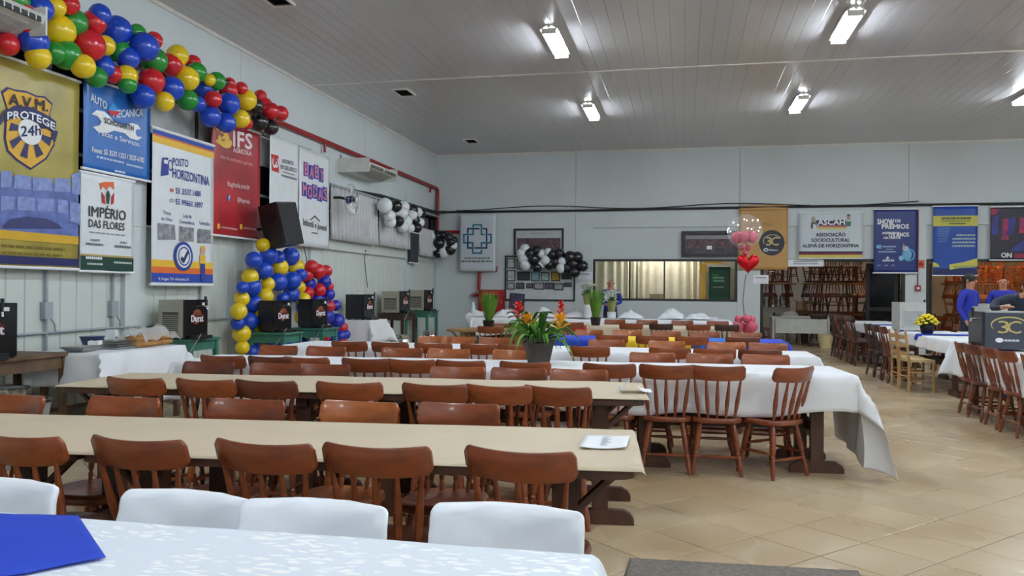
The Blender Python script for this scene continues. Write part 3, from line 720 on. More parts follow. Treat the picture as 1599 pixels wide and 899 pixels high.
for k, y in enumerate((17.2, 17.75, 18.3, 18.9, 19.5)):
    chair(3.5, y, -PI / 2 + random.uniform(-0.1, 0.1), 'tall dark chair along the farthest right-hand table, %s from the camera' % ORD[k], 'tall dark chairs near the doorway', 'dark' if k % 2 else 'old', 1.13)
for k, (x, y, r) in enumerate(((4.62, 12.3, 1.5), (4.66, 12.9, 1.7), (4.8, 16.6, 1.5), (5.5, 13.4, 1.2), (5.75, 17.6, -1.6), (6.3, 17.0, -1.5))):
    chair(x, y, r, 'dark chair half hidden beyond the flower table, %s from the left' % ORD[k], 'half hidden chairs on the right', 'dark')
# ------------------------------------------------------------------ printed banners
_txt = {}
def text_mesh(s):
    if s in _txt: return _txt[s]
    cu = bpy.data.curves.new('lettering', 'FONT'); cu.body = s; cu.size = 1.0; cu.resolution_u = 2
    ob = bpy.data.objects.new('lettering', cu)
    me = ob.to_mesh()
    vs = [(v.co.x, v.co.y) for v in me.vertices]; fs = [tuple(p.vertices) for p in me.polygons]
    ob.to_mesh_clear(); bpy.data.objects.remove(ob); bpy.data.curves.remove(cu)
    _txt[s] = (vs, fs); return _txt[s]
class Banner:
    """a hanging printed sheet on the left wall (plane X) or the back wall (plane Y); print is laid on it in layers"""
    def __init__(s, name, label, cat, plane, pos, quad, m, bars=True, wave=0.01, seed=0, thick=0.002, group='hanging banners'):
        s.plane, s.pos, s.seed, s.wave = plane, pos, seed, min(wave, 0.0035)
        pts = [s.hit(*q) for q in quad]
        a0 = (pts[0][0] + pts[3][0]) / 2; a1 = (pts[1][0] + pts[2][0]) / 2; z1 = (pts[0][1] + pts[1][1]) / 2; z0 = (pts[2][1] + pts[3][1]) / 2
        s.a0, s.a1, s.z0, s.z1 = a0, a1, z0, z1
        s.root = thing(name, label, cat, s.P((a0 + a1) / 2, z0, 0), 0, group)
        g = MB()
        g.grid(lambda u, v: s.P(a0 + (a1 - a0) * u, z1 + (z0 - z1) * v, 0), 14, 18)
        o = wpart(s.root, g, 'sheet', m); md = o.modifiers.new('thickness', 'SOLIDIFY'); md.thickness = thick; md.offset = -1
        s.sheet_obj = o
        back = (XL - pos) if plane == 'X' else (YB - pos)
        for e in (0.06, 0.94):
            q = s.P(a0 + (a1 - a0) * e, z1 - 0.01, 0); r_ = q.copy()
            if plane == 'X': r_.x = XL
            else: r_.y = YB
            wpart(s.root, MB().tube([q, r_ + Vector((0, 0, 0.02))], 0.006, 6), 'hook', STEEL)
        if bars:
            for z in (z1, z0):
                e = 0.02
                wpart(s.root, MB().tube([s.P(a0 - e, z, 0.0), s.P(a1 + e, z, 0.0)], 0.016, 8), 'rod', PAPER)
    def hit(s, u, v):
        p = ax(u, v, s.pos) if s.plane == 'X' else ay(u, v, s.pos)
        return ((p.y if s.plane == 'X' else p.x), p.z)
    def P(s, a, z, layer):
        w = s.wave * (math.sin(a * 5.1 + s.seed) + 0.6 * math.sin(z * 4.3 + a * 2 + s.seed * 2)) + 0.005 * layer
        return Vector((s.pos + w, a, z)) if s.plane == 'X' else Vector((a, s.pos - w, z))
    def poly(s, pts, rgb, layer=1, name='emblem', rough=0.5, m=None):
        q = [s.hit(*p) for p in pts]
        b = MB(); n = len(q)
        cx = sum(p[0] for p in q) / n; cz = sum(p[1] for p in q) / n
        if n == 4:
            b.grid(lambda u, v: s.P(*[(q[0][i] * (1 - u) + q[1][i] * u) * (1 - v) + (q[3][i] * (1 - u) + q[2][i] * u) * v for i in (0, 1)], layer), 8, 3)
        else:
            b.add([s.P(*p, layer) for p in q], [tuple(range(n))])
        return wpart(s.sheet_obj, b, name, m or plain(rgb, rough))
    def rect(s, fa0, fv0, fa1, fv1, rgb, layer=1, name='stripe', m=None):
        """rectangle by fractions of the sheet, v measured from the top"""
        A = lambda f: s.a0 + (s.a1 - s.a0) * f; Z = lambda f: s.z1 + (s.z0 - s.z1) * f
        b = MB(); b.grid(lambda u, v: s.P(A(fa0 + (fa1 - fa0) * u), Z(fv0 + (fv1 - fv0) * v), layer), 12, 3)
        return wpart(s.sheet_obj, b, name, m or plain(rgb))
    def disc(s, u, v, ru, rgb, layer=1, name='emblem', ry=None, n=24, inner=0.0, a0=0.0, a1=2 * PI):
        a, z = s.hit(u, v); a2, _ = s.hit(u + ru, v); r = abs(a2 - a); _, z2 = s.hit(u, v + (ry or ru)); rz = abs(z - z2)
        b = MB(); full = abs(a1 - a0 - 2 * PI) < 1e-3
        vs = []; k = n if full else n + 1
        ang = [a0 + (a1 - a0) * i / n for i in range(k)]
        if inner:
            vs = [s.P(a + math.cos(t) * r, z + math.sin(t) * rz, layer) for t in ang] + [s.P(a + math.cos(t) * r * inner, z + math.sin(t) * rz * inner, layer) for t in ang]
            b.add(vs, [(i, (i + 1) % k, (i + 1) % k + k, i + k) for i in range(n)])
        else:
            b.add([s.P(a + math.cos(t) * r, z + math.sin(t) * rz, layer) for t in ang] + ([] if full else [s.P(a, z, layer)]), [tuple(range(k if full else k + 1))])
        return wpart(s.sheet_obj, b, name, plain(rgb))
    def text(s, t, u0, v0, u1, hpx, rgb, layer=2, v1=None, bold=0.02, name='lettering', curve=0.0):
        """text whose baseline starts at pixel u0,v0 and ends at column u1 (row v1 when tilted); hpx is its height"""
        vs, fs = text_mesh(t)
        x0 = min(p[0] for p in vs); x1 = max(p[0] for p in vs); y1 = max(p[1] for p in vs); y0 = 0.0
        a, z = s.hit(u0, v0); b_, zb = s.hit(u1, v1 if v1 is not None else v0)
        if v1 is None: zb = z
        _, zt = s.hit(u0, v0 - hpx); h = zt - z
        offs = [(0, 0)] if not bold else [(0, 0), (bold, 0), (-bold, 0), (0, bold), (0, -bold)]
        m = MB()
        for k, (ox, oy) in enumerate(offs):
            q = []
            for (x, y) in vs:
                f = (x - x0) / (x1 - x0)
                aa = a + (b_ - a) * f + ox * h; zz = z + (zb - z) * f + (y - y0) / (y1 - y0) * h + oy * h + curve * h * math.sin(PI * f)
                q.append(s.P(aa, zz, layer + 0.02 * k))
            m.add(q, fs)
        return wpart(s.sheet_obj, m, name, plain(rgb), smooth=False)
    def lines(s, u0, v0, u1, hpx, rgb, n=3, layer=2, seed=0):
        """a line of print too small to read: a row of word-length dashes"""
        r = random.Random(seed + int(u0 * 7 + v0)); m = MB(); u = u0
        while u < u1 - 0.5:
            w = min(r.uniform(2.5, 6.5) * (u1 - u0) / 50.0 * 1.2, u1 - u)
            q = [s.hit(u, v0 - hpx), s.hit(u + w, v0 - hpx), s.hit(u + w, v0), s.hit(u, v0)]
            z = s.hit(u0, v0)[1]; z2 = s.hit(u0, v0 - hpx)[1]
            m.add([s.P(q[0][0], z2, layer), s.P(q[1][0], z2, layer), s.P(q[2][0], z, layer), s.P(q[3][0], z, layer)], [(0, 1, 2, 3)])
            u += w + max(0.5, 0.025 * (u1 - u0))
        return wpart(s.sheet_obj, m, 'fine_print', plain(rgb), smooth=False)

NAVY, GOLD, WHT, RED_, CHAR, DKG = (26, 30, 92), (222, 170, 52), (236, 238, 240), (190, 34, 40), (52, 50, 56), (22, 62, 50)
LW = XL + 0.13
# 1. gold security firm banner
b = Banner('hanging_banner', 'gold banner with a navy shield reading A.V.M. Protege 24h', 'banner', 'X', LW, [(-60, 74), (119, 118), (125, 419), (-60, 416)], mat('gold_vinyl', (168, 152, 66), 0.32, var=0.25, scale=2.0, bump=0.1, bscale=4), wave=0.014, seed=1)
ph = mat('blue_photo', (96, 112, 176), 0.4, var=0.3, scale=9)
b.rect(0, 0.563, 1, 0.825, (96, 112, 176), 1, 'photo', ph)
for (q) in ([(0, 266), (18, 268), (16, 292), (0, 292)], [(22, 272), (47, 275), (47, 296), (20, 294)], [(50, 276), (80, 279), (79, 298), (50, 297)], [(84, 278), (108, 279), (108, 300), (83, 299)], [(110, 272), (124, 268), (124, 304), (111, 302)],
            [(0, 306), (21, 307), (21, 327), (0, 329)], [(26, 306), (54, 309), (53, 329), (26, 328)], [(57, 309), (83, 311), (83, 330), (57, 329)], [(88, 311), (104, 313), (104, 334), (88, 332)], [(107, 315), (124, 318), (124, 352), (107, 345)]):
    b.poly(q, (150, 166, 214), 2, 'photo_screen', m=mat('photo_screen', (128, 144, 198), 0.4, var=0.2, scale=20))
b.poly([(4, 352), (14, 342), (40, 338), (70, 341), (90, 350), (96, 357), (4, 356)], (52, 58, 108), 2, 'photo_desk')
b.rect(0, 0.825, 1, 0.868, (214, 168, 40), 2)
b.rect(0, 0.945, 1, 0.985, NAVY, 2)
b.lines(2, 385, 100, 4, (120, 100, 30), seed=1); b.lines(2, 396, 96, 4, (120, 100, 30), seed=2)
sh = [(4, 146), (13, 139), (25, 143), (41, 145), (56, 152), (68, 153), (79, 164), (75, 180), (80, 196), (82, 225), (70, 246), (47, 262), (26, 248), (12, 234), (8, 215), (10, 188), (12, 172)]
cxs, cys = 46, 200
b.poly([(cxs + (x - cxs) * 1.08, cys + (y - cys) * 1.06) for x, y in sh], NAVY, 1, 'shield_outline'); b.poly(sh, GOLD, 2, 'shield')
for k in range(8):
    t0 = 2 * PI * k / 8 + 0.15; t1 = t0 + 0.36
    b.poly([(46 + 15 * math.cos(t0), 206 + 17 * math.sin(t0)), (46 + 34 * math.cos(t0), 210 + 38 * math.sin(t0)), (46 + 34 * math.cos(t1), 210 + 38 * math.sin(t1)), (46 + 15 * math.cos(t1), 206 + 17 * math.sin(t1))], NAVY, 3, 'shield_ray')
b.poly([(4, 173), (20, 165), (45, 167), (68, 178), (85, 190), (82, 207), (65, 197), (45, 187), (22, 182), (5, 191)], NAVY, 5, 'ribbon')
b.poly([(79, 198), (88, 206), (84, 222), (78, 216)], NAVY, 4, 'ribbon'); b.poly([(2, 174), (-8, 188), (-2, 196), (2, 190)], NAVY, 4, 'ribbon')
b.disc(45, 206, 18, WHT, 4, ry=20); b.text('24h', 30, 213, 61, 16, NAVY, 5, v1=211, bold=0.02)
b.text('A.V.M.', 12, 163, 72, 17, (40, 34, 60), 5, v1=174, bold=0.03); b.text('PROTEGE', 8, 187, 82, 12, WHT, 6, v1=204, bold=0.04, curve=0.75)
# 2. blue garage banner
b = Banner('hanging_banner', 'blue banner with a white wrench reading Auto Mecanica Schonarth', 'banner', 'X', LW, [(130, 122), (232, 150), (237, 284), (130, 262)], mat('blue_vinyl', (38, 104, 184), 0.3, var=0.12, scale=3, bump=0.1, bscale=4), wave=0.008, seed=2)
b.text('AUTO', 141, 157, 166, 12, (200, 212, 230), 2, v1=171, bold=0.05); b.text('MECANICA', 176, 184, 222, 12, (200, 212, 230), 2, v1=181, bold=0.05)
b.poly([(168, 170), (176, 160), (183, 170), (186, 178), (172, 176)], (40, 150, 220), 2, 'emblem'); b.poly([(166, 172), (186, 174), (182, 180), (172, 180)], (200, 40, 50), 3, 'emblem')
b.poly([(142, 178), (150, 172), (162, 174), (171, 182), (178, 191), (194, 196), (204, 192), (214, 195), (219, 202), (212, 202), (210, 207), (213, 213), (221, 214), (214, 219), (202, 216), (193, 208), (177, 204), (166, 208), (152, 206), (144, 198), (154, 196), (158, 190), (152, 182)], WHT, 2, 'wrench')
b.text('SCHONARTH', 161, 192, 206, 9, (40, 44, 60), 4, v1=205, bold=0.03)
b.text('Pecas e Servicos', 153, 210, 216, 8, (226, 232, 240), 2, v1=229)
b.text('Fones: 55 3537-1253 / 3537-6782', 143, 237, 224, 8, WHT, 2, v1=254, bold=0.03); b.lines(150, 246, 192, 3, (190, 210, 236), seed=3); b.lines(196, 258, 222, 3, (190, 210, 236), seed=4); b.lines(178, 268, 194, 3, WHT, seed=5)
# 3. florist banner
b = Banner('hanging_banner', 'white and green banner reading Imperio das Flores', 'banner', 'X', LW, [(127, 269), (209, 282), (207, 427), (124, 421)], mat('white_vinyl', (226, 230, 234), 0.35, var=0.03), wave=0.006, seed=3)
b.rect(0, 0.845, 1, 1.0, DKG, 2, 'green_band'); b.rect(0, 0.825, 1, 0.845, (190, 160, 100), 1)
b.poly([(154, 286), (162, 284), (176, 284), (177, 296), (170, 290), (165, 297), (160, 290), (156, 297)], (224, 104, 50), 2, 'crown')
b.poly([(157, 299), (162, 306), (163, 319), (158, 316)], RED_, 2, 'petal'); b.poly([(177, 300), (172, 308), (172, 320), (176, 317)], RED_, 2, 'petal'); b.poly([(167, 296), (170, 304), (168, 319), (165, 317), (164, 304)], (30, 60, 44), 3, 'petal')
b.text('IMPÉRIO', 138, 337, 195, 20, CHAR, 2); b.text('DAS FLORES', 138, 354, 193, 12, CHAR, 2); b.lines(139, 363, 194, 2, (150, 150, 156), seed=6)
b.text('PASSANTE', 141, 376, 155, 3.5, CHAR); b.lines(134, 382, 160, 3.5, (110, 110, 120), seed=7); b.text('ANGELA', 186, 380, 197, 3.5, CHAR); b.lines(178, 386, 203, 3.5, (110, 110, 120), seed=8)
b.lines(133, 404, 158, 4, WHT, seed=9, layer=3); b.lines(135, 413, 160, 3, (200, 210, 205), seed=10, layer=3); b.lines(176, 411, 204, 3, (200, 210, 205), seed=11, layer=3)
# 4. petrol station banner
b = Banner('hanging_banner', 'white striped banner reading Posto Horizontina with fuel pump', 'banner', 'X', LW + 0.03, [(237, 198), (329, 225), (337, 446), (237, 443)], MATS['white_vinyl'], wave=0.006, seed=4)
b.rect(0, 0.012, 1, 0.04, (44, 76, 168), 1); b.rect(0, 0.04, 1, 0.052, (220, 110, 60), 1); b.rect(0, 0.052, 1, 0.095, (236, 190, 70), 1)
b.rect(0, 0.84, 1, 0.885, (238, 190, 60), 1); b.rect(0, 0.885, 1, 0.925, (226, 112, 46), 1); b.rect(0, 0.925, 1, 0.985, (40, 72, 172), 1)
b.poly([(252, 246), (261, 246), (262, 273), (250, 275)], (38, 62, 150), 2, 'fuel_pump'); b.poly([(254, 249), (260, 250), (260, 256), (254, 255)], WHT, 3, 'fuel_pump_screen'); b.disc(265, 258, 3.5, (38, 62, 150), 2, 'pump_hose', ry=9, inner=0.75)
b.text('POSTO', 268, 258, 293, 12, (38, 62, 150), 2, bold=0.015, v1=261); b.text('HORIZONTINA', 268, 277, 326, 15, (38, 62, 150), 2, bold=0.015, v1=290)
b.text('55 3537.1480', 273, 302, 313, 9, (44, 66, 150), 2, v1=307); b.text('55 99661.1897', 273, 319, 316, 9, (44, 66, 150), 2, v1=325); b.disc(267, 297, 3, (190, 110, 90), 2); b.disc(267, 313, 3, (150, 170, 160), 2, inner=0.6)
b.text('Troca', 254, 334, 266, 5.5, (70, 84, 140)); b.text('de Óleo', 251, 343, 268, 5.5, (70, 84, 140)); b.text('Loja de', 285, 339, 298, 5.5, (70, 84, 140)); b.text('Conveniência', 279, 348, 303, 5.5, (70, 84, 140)); b.text('Lavação', 311, 350, 327, 5.5, (70, 84, 140))
phg = mat('grey_photo', (140, 142, 148), 0.4, var=0.55, scale=14)
for q in ([(246, 348), (272, 351), (273, 374), (246, 374)], [(279, 353), (302, 356), (302, 377), (279, 376)], [(308, 357), (328, 359), (329, 380), (308, 379)]): b.poly(q, (140, 142, 148), 2, 'photo', m=phg)
b.disc(285, 400, 15, (40, 66, 150), 3, 'badge', ry=23); b.disc(285, 400, 11.5, WHT, 4, 'badge', ry=18); b.disc(285, 400, 9.5, (40, 66, 150), 5, 'badge', ry=15, inner=0.85)
b.poly([(280, 400), (284, 403), (290, 391), (292, 394), (284, 411), (279, 405)], (30, 40, 90), 6, 'badge_tick')
b.poly([(312, 411), (319, 411), (320, 439), (313, 439)], (40, 66, 150), 3, 'attendant_drawing'); b.poly([(311, 398), (320, 399), (320, 413), (311, 412)], (236, 190, 50), 3, 'attendant_drawing'); b.disc(316, 392, 3.5, (224, 170, 140), 3, 'attendant_drawing', ry=6); b.poly([(312, 388), (320, 389), (318, 384), (314, 384)], (236, 180, 40), 4, 'attendant_drawing')
b.text('R. Uruguai, 710 - Horizontina, RS', 246, 437, 293, 4.5, WHT, 3)
# 5. red farm supplier banner
b = Banner('hanging_banner', 'red banner with a yellow lion swirl reading IFS Agricola', 'banner', 'X', LW + 0.02, [(326, 182), (403, 205), (408, 374), (333, 368)], mat('red_vinyl', (186, 44, 52), 0.35, var=0.2, scale=1.6, dark=(132, 30, 40)), wave=0.01, seed=5)
for k, (u, v, r, a0) in enumerate(((345, 214, 13, 0.2), (350, 220, 11, -1.2), (344, 208, 9, 1.2))): b.disc(u, v, r, (232, 190, 84), 1 + k, 'lion_swirl', inner=0.45, a0=a0 - 2.6, a1=a0 + 1.6)
b.text('IFS', 363, 228, 393, 24, (236, 220, 222), 2, v1=233, bold=0.04); b.text('AGRICOLA', 363, 237, 392, 7, (240, 220, 220), 2, v1=243, bold=0.03)
b.text('linha de nutrimentos agrícolas', 343, 247, 393, 6, (214, 150, 152), 2, v1=259); b.text('ifsagricola.com.br', 354, 290, 389, 8, (232, 200, 200), 2, v1=296); b.text('f', 355, 313, 358, 8, (240, 240, 250), 3); b.disc(356.5, 309, 3, (60, 80, 160), 1, ry=5); b.text('@ifsagricola', 370, 314, 389, 7, (230, 200, 200), 2, v1=318)
for (u, v, w) in ((343, 357, 28), (379, 358, 25)):
    b.poly([(u - 5, v - 8), (u - 1, v - 8), (u - 1, v), (u - 5, v)], (226, 180, 60), 2, 'icon'); b.lines(u + 1, v - 1, u + w, 3, (214, 150, 150), seed=u)
# 6. dental clinic banner
b = Banner('hanging_banner', 'plain white banner with a red square, Odonto Excellence', 'banner', 'X', LW + 0.02, [(421, 207), (464, 226), (468, 352), (421, 335)], MATS['white_vinyl'], bars=False, wave=0.014, seed=6)
b.poly([(423, 240), (434.5, 243), (435.5, 270), (424, 266)], (196, 40, 48), 1, 'red_square'); b.disc(428, 253, 3.4, WHT, 2, 'tooth', ry=9, inner=0.55, a0=-3.9, a1=0.2); b.disc(431.5, 254, 2.6, WHT, 2.2, 'tooth', ry=8, inner=0.55, a0=-2.6, a1=1.3)
b.text('ODONTO', 440, 254, 457, 6, CHAR, 2, v1=258); b.text('EXCELLENCE', 437.5, 263, 462, 6, CHAR, 2, v1=269); b.lines(441, 269, 459, 2, (130, 130, 136), seed=21); b.lines(439, 275, 462, 3, (120, 120, 130), seed=22)
# 7. children's clothes banner
b = Banner('hanging_banner', 'white banner with blue block letters Baby Modas', 'banner', 'X', LW + 0.02, [(466, 225), (512, 247), (516, 391), (468, 382)], MATS['white_vinyl'], bars=False, wave=0.012, seed=7)
def blocks(word, u0, v0, u1, v1, h):
    n = len(word)
    for k, c in enumerate(word):
        ua = u0 + (u1 - u0) * k / n; ub = u0 + (u1 - u0) * (k + 0.94) / n; va = v0 + (v1 - v0) * k / n + (1.5 if k % 2 else -1)
        b.poly([(ua, va - h), (ub, va - h + 2), (ub, va + 2), (ua, va)], (52, 74, 176), 1, 'letter_block'); b.text(c, ua + 1, va - 2, ub - 0.6, h * 0.8, (206, 130, 160), 3, bold=0.05)
blocks('BABY', 474, 275, 505, 284, 22); blocks('MODAS', 471, 306, 511, 316, 22)
b.text('Infantil e Juvenil', 473, 351, 509, 10, (84, 84, 92), 2, v1=361); b.poly([(483, 343), (491, 336), (499, 345), (498, 346), (491, 338.5), (484, 344)], (60, 60, 70), 2, 'roof_drawing'); b.lines(486, 364, 496, 2, (130, 130, 140), seed=31)
# dark banner near the corner
b = Banner('hanging_banner', 'narrow dark grey banner with white hem near the corner', 'banner', 'X', LW, [(640, 362), (653, 364), (653, 411), (640, 410)], mat('dark_vinyl', (52, 54, 62), 0.5), wave=0.004, seed=8)
# ---- back wall
BW = YB - 0.06
b = Banner('hanging_banner', 'pale banner with interlaced teal and navy cross', 'banner', 'Y', YB - 0.17, [(719, 334), (774, 334), (773, 423), (716, 424)], mat('pale_vinyl', (206, 214, 220), 0.4, var=0.03), wave=0.012, seed=9, bars=False)
def strokes(path, rgb, w=1.25, layer=1):
    for (u0, v0), (u1, v1) in zip(path[:-1], path[1:]):
        b.poly([(min(u0, u1) - w, min(v0, v1) - w), (max(u0, u1) + w, min(v0, v1) - w), (max(u0, u1) + w, max(v0, v1) + w), (min(u0, u1) - w, max(v0, v1) + w)], rgb, layer, 'cross_stroke')
TEAL = (44, 120, 144); NV2 = (38, 46, 104)
strokes([(748, 357), (730.5, 357), (730.5, 363)], NV2, layer=1); strokes([(755, 357), (760, 357), (760, 376)], NV2, layer=1.2); strokes([(730.5, 369), (730.5, 387), (736, 387)], NV2, layer=1.4); strokes([(742, 387), (760, 387), (760, 381)], NV2, layer=1.6)
strokes([(739, 366), (739, 351), (752, 351), (752, 366), (756, 366)], TEAL, layer=2); strokes([(763, 366), (767, 366), (767, 379), (752, 379), (752, 384)], TEAL, layer=2.3); strokes([(752, 391), (752, 395), (738.5, 395), (738.5, 379), (733, 379)], TEAL, layer=2.6); strokes([(728, 379), (724.5, 379), (724.5, 366), (739, 366)], TEAL, layer=2.9)
b.lines(725, 404, 766, 2.2, (120, 126, 134), seed=41); b.lines(720, 409, 769, 2.4, (110, 116, 124), seed=42)
# kraft coloured anniversary banner
b = Banner('hanging_banner', 'kraft-coloured banner with dark round anniversary emblem', 'banner', 'Y', BW, [(1154, 320), (1231, 320), (1229, 421), (1154, 421)], mat('tan_vinyl', (196, 150, 88), 0.5, var=0.05), wave=0.005, seed=10, bars=False)
b.rect(0, 0.075, 1, 0.085, (120, 90, 50), 1, 'seam'); b.rect(0, 0.575, 1, 0.583, (150, 112, 64), 1, 'seam')
b.text('HORIZONTINA', 1163, 354, 1206, 6, (160, 120, 76), 1.5)
def emblem(b, u, v, k, disc=True, col=(206, 188, 130)):
    if disc: b.disc(u, v, 20 * k, (52, 54, 66), 2, 'emblem_disc', ry=20 * k)
    b.disc(u + 1 * k, v - 3 * k, 15 * k, col, 3, 'swoosh', ry=10 * k, inner=0.9, a0=0.4, a1=3.6); b.text('3', u - 9 * k, v + 4 * k, u - 0.5 * k, 13 * k, col, 3.5); b.text('C', u - 1 * k, v + 4 * k, u + 11 * k, 13 * k, col, 4)
    b.disc(u - 9 * k, v + 11 * k, 4 * k, (224, 230, 236), 3, 'logo_mark', ry=2.8 * k); b.disc(u - 9 * k, v + 11 * k, 2 * k, (70, 84, 110), 4, 'logo_mark', ry=1.3 * k); b.lines(u - 4 * k, v + 12.5 * k, u + 11 * k, 2.6 * k, (206, 214, 222), seed=50)
emblem(b, 1205, 379, 1.0)
# german association banner
b = Banner('hanging_banner', 'white banner reading ASCAH Associacao Sociocultural Alema de Horizontina', 'banner', 'Y', BW, [(1248, 331), (1347, 332), (1347, 404), (1247, 403)], MATS['pale_vinyl'], wave=0.004, seed=11)
b.rect(0, 0.845, 1, 0.885, (52, 42, 70), 1); b.rect(0, 0.885, 1, 0.92, (134, 46, 54), 1); b.rect(0, 0.92, 1, 0.985, (214, 196, 96), 1)
b.poly([(1273, 344), (1321, 343), (1321, 352), (1276, 352)], (58, 58, 84), 1, 'logo_bar'); b.poly([(1278, 352), (1322, 352), (1322, 355), (1278, 355)], (190, 110, 100), 1.2, 'logo_bar'); b.poly([(1276, 355), (1322, 355), (1322, 358.5), (1276, 358.5)], (214, 200, 130), 1.2, 'logo_bar')
b.text('ASCAH', 1277, 351, 1319, 8, (236, 240, 244), 3, bold=0.05)
b.disc(1270, 342, 3, (170, 160, 130), 3, 'dancer_drawing', ry=4); b.poly([(1267, 347), (1273, 346), (1276, 355), (1266, 357)], (84, 70, 80), 3, 'dancer_drawing'); b.poly([(1270, 349), (1274, 351), (1275, 356), (1269, 356)], (220, 220, 224), 3.5, 'dancer_drawing')
b.disc(1325, 339, 3, (176, 150, 130), 3, 'dancer_drawing', ry=4); b.poly([(1322, 337), (1328, 337), (1327, 334.5), (1323, 334.5)], (60, 70, 90), 3.5, 'dancer_drawing'); b.poly([(1321, 346), (1329, 346), (1328, 353), (1322, 353)], (64, 124, 104), 3, 'dancer_drawing')
b.text('ASSOCIAÇÃO', 1274, 369, 1320, 6.5, (50, 54, 78), 2, bold=0.04); b.text('SOCIOCULTURAL', 1267, 377.5, 1327, 5.2, (50, 54, 78), 2, bold=0.04); b.text('ALEMÃ DE HORIZONTINA', 1253, 386, 1341, 6, (50, 54, 78), 2, bold=0.04)
# prize draw banner
b = Banner('hanging_banner', 'dark blue banner reading Show de Premios with pale figure', 'banner', 'Y', BW, [(1363, 327), (1432, 326), (1432, 425), (1366, 427)], mat('dark_blue_vinyl', (32, 50, 120), 0.35, var=0.15, scale=2), wave=0.005, seed=12)
b.text('SHOW', 1370, 350, 1396, 8, WHT, 2, bold=0.05); b.text('DE', 1398, 347, 1406, 4.5, WHT, 2, bold=0.05); b.text('PRÊMIOS', 1377, 357, 1419, 8.5, WHT, 2, bold=0.05)
b.text('INSPIRADOS', 1378, 365.5, 1404, 3.5, WHT, 2, bold=0.05); b.text('110 ANOS', 1388, 369.5, 1419, 6.5, WHT, 2.4, bold=0.05); b.text('NA FRENTE', 1380, 373, 1406, 3.6, WHT, 2, bold=0.05)
b.text('40', 1368, 388, 1376, 6, (130, 190, 230), 2, bold=0.06); b.lines(1378, 386, 1399, 2, (170, 190, 220), seed=61); b.lines(1384, 390, 1395, 1.6, (170, 190, 220), seed=62); b.lines(1372, 394, 1399, 2, (170, 190, 220), seed=63)
b.poly([(1383, 403), (1386, 400), (1389, 403), (1386, 404)], WHT, 2, 'logo_mark'); b.text('coforte', 1378, 408, 1396, 4, WHT, 2, bold=0.05)
for u in (1370, 1381, 1392): b.lines(u, 415, u + 6, 1.6, (180, 196, 224), seed=u)
b.disc(1419, 398, 10, (92, 160, 206), 2, 'figure_drawing', ry=10, inner=0.75); b.disc(1416, 397, 7.5, (120, 178, 212), 1.5, 'figure_drawing', ry=9); b.disc(1414, 388, 5, (168, 200, 220), 2.5, 'figure_drawing', ry=4); b.poly([(1408, 390), (1411, 379), (1413, 388)], (190, 150, 160), 3, 'figure_drawing'); b.disc(1407, 403, 4, (150, 196, 222), 3, 'figure_drawing', ry=4)
# blue and yellow insurance-style banner
b = Banner('hanging_banner', 'blue banner with yellow band and yellow wave along its foot', 'banner', 'Y', BW, [(1457, 322), (1527, 321), (1526, 430), (1457, 430)], mat('royal_vinyl', (30, 74, 168), 0.35, var=0.12, scale=3), wave=0.006, seed=13)
b.rect(0, 0.14, 1, 0.29, (206, 200, 96), 1); b.lines(1470, 342.5, 1516, 3, (90, 100, 70), seed=71, layer=3); b.lines(1470, 346, 1514, 1.6, (120, 124, 70), seed=72, layer=3); b.lines(1482, 350, 1508, 2, (90, 100, 70), seed=73, layer=3)
for k in range(9): b.lines(1464, 357 + k * 2.6, 1464 + 20 - k * 0.7, 1.2, (110, 150, 210), seed=80 + k)
for k in range(4): b.lines(1487 + (6 if k == 0 else 0), 368.5 + k * 5.6, 1523, 2.8, (170, 196, 190), seed=90 + k)
b.poly([(1457, 409), (1465, 412), (1467, 417), (1457, 416)], (214, 204, 90), 1.5, 'wave'); b.poly([(1482, 413), (1505, 409), (1526, 403), (1526, 416), (1508, 417), (1483, 421)], (214, 204, 90), 1.5, 'wave'); b.rect(0, 0.9, 1, 0.985, (30, 44, 96), 1.2, 'dark_foot'); b.poly([(1488, 415), (1522, 414), (1522, 417), (1489, 419)], (170, 180, 110), 2, 'wave')
# dark red-blue banner at the right edge
b = Banner('hanging_banner', 'black banner with red and blue glow reading ON at right edge', 'banner', 'Y', BW, [(1547, 323), (1632, 322), (1632, 406), (1546, 406)], mat('black_vinyl', (44, 40, 58), 0.4, var=0.3, scale=3), wave=0.004, seed=14)
RB = mat('red_glow_print', (196, 54, 70), 0.45, var=0.3, scale=5, dark=(80, 40, 110)); BB = mat('blue_glow_print', (60, 70, 170), 0.45, var=0.3, scale=5, dark=(56, 50, 110))
b.poly([(1547, 326), (1561, 326), (1556, 334), (1548, 336)], RED_, 1, 'glow', m=RB); b.poly([(1549, 340), (1560, 334), (1558, 366), (1549, 366)], RED_, 1, 'glow', m=BB); b.poly([(1566, 341), (1574, 341), (1575, 374), (1563, 374)], RED_, 1, 'glow', m=RB); b.poly([(1575, 341), (1587, 340), (1580, 368), (1573, 366)], RED_, 1.2, 'glow', m=BB); b.poly([(1592, 340), (1612, 340), (1610, 364), (1591, 364)], RED_, 1, 'glow', m=RB); b.poly([(1580, 388), (1600, 374), (1625, 376), (1625, 392), (1578, 392)], RED_, 1, 'glow', m=BB)
b.poly([(1584, 396), (1628, 396), (1628, 403), (1584, 403)], (150, 34, 70), 1, 'glow'); b.text('ON', 1563, 402, 1579, 7.5, WHT, 3, bold=0.05)
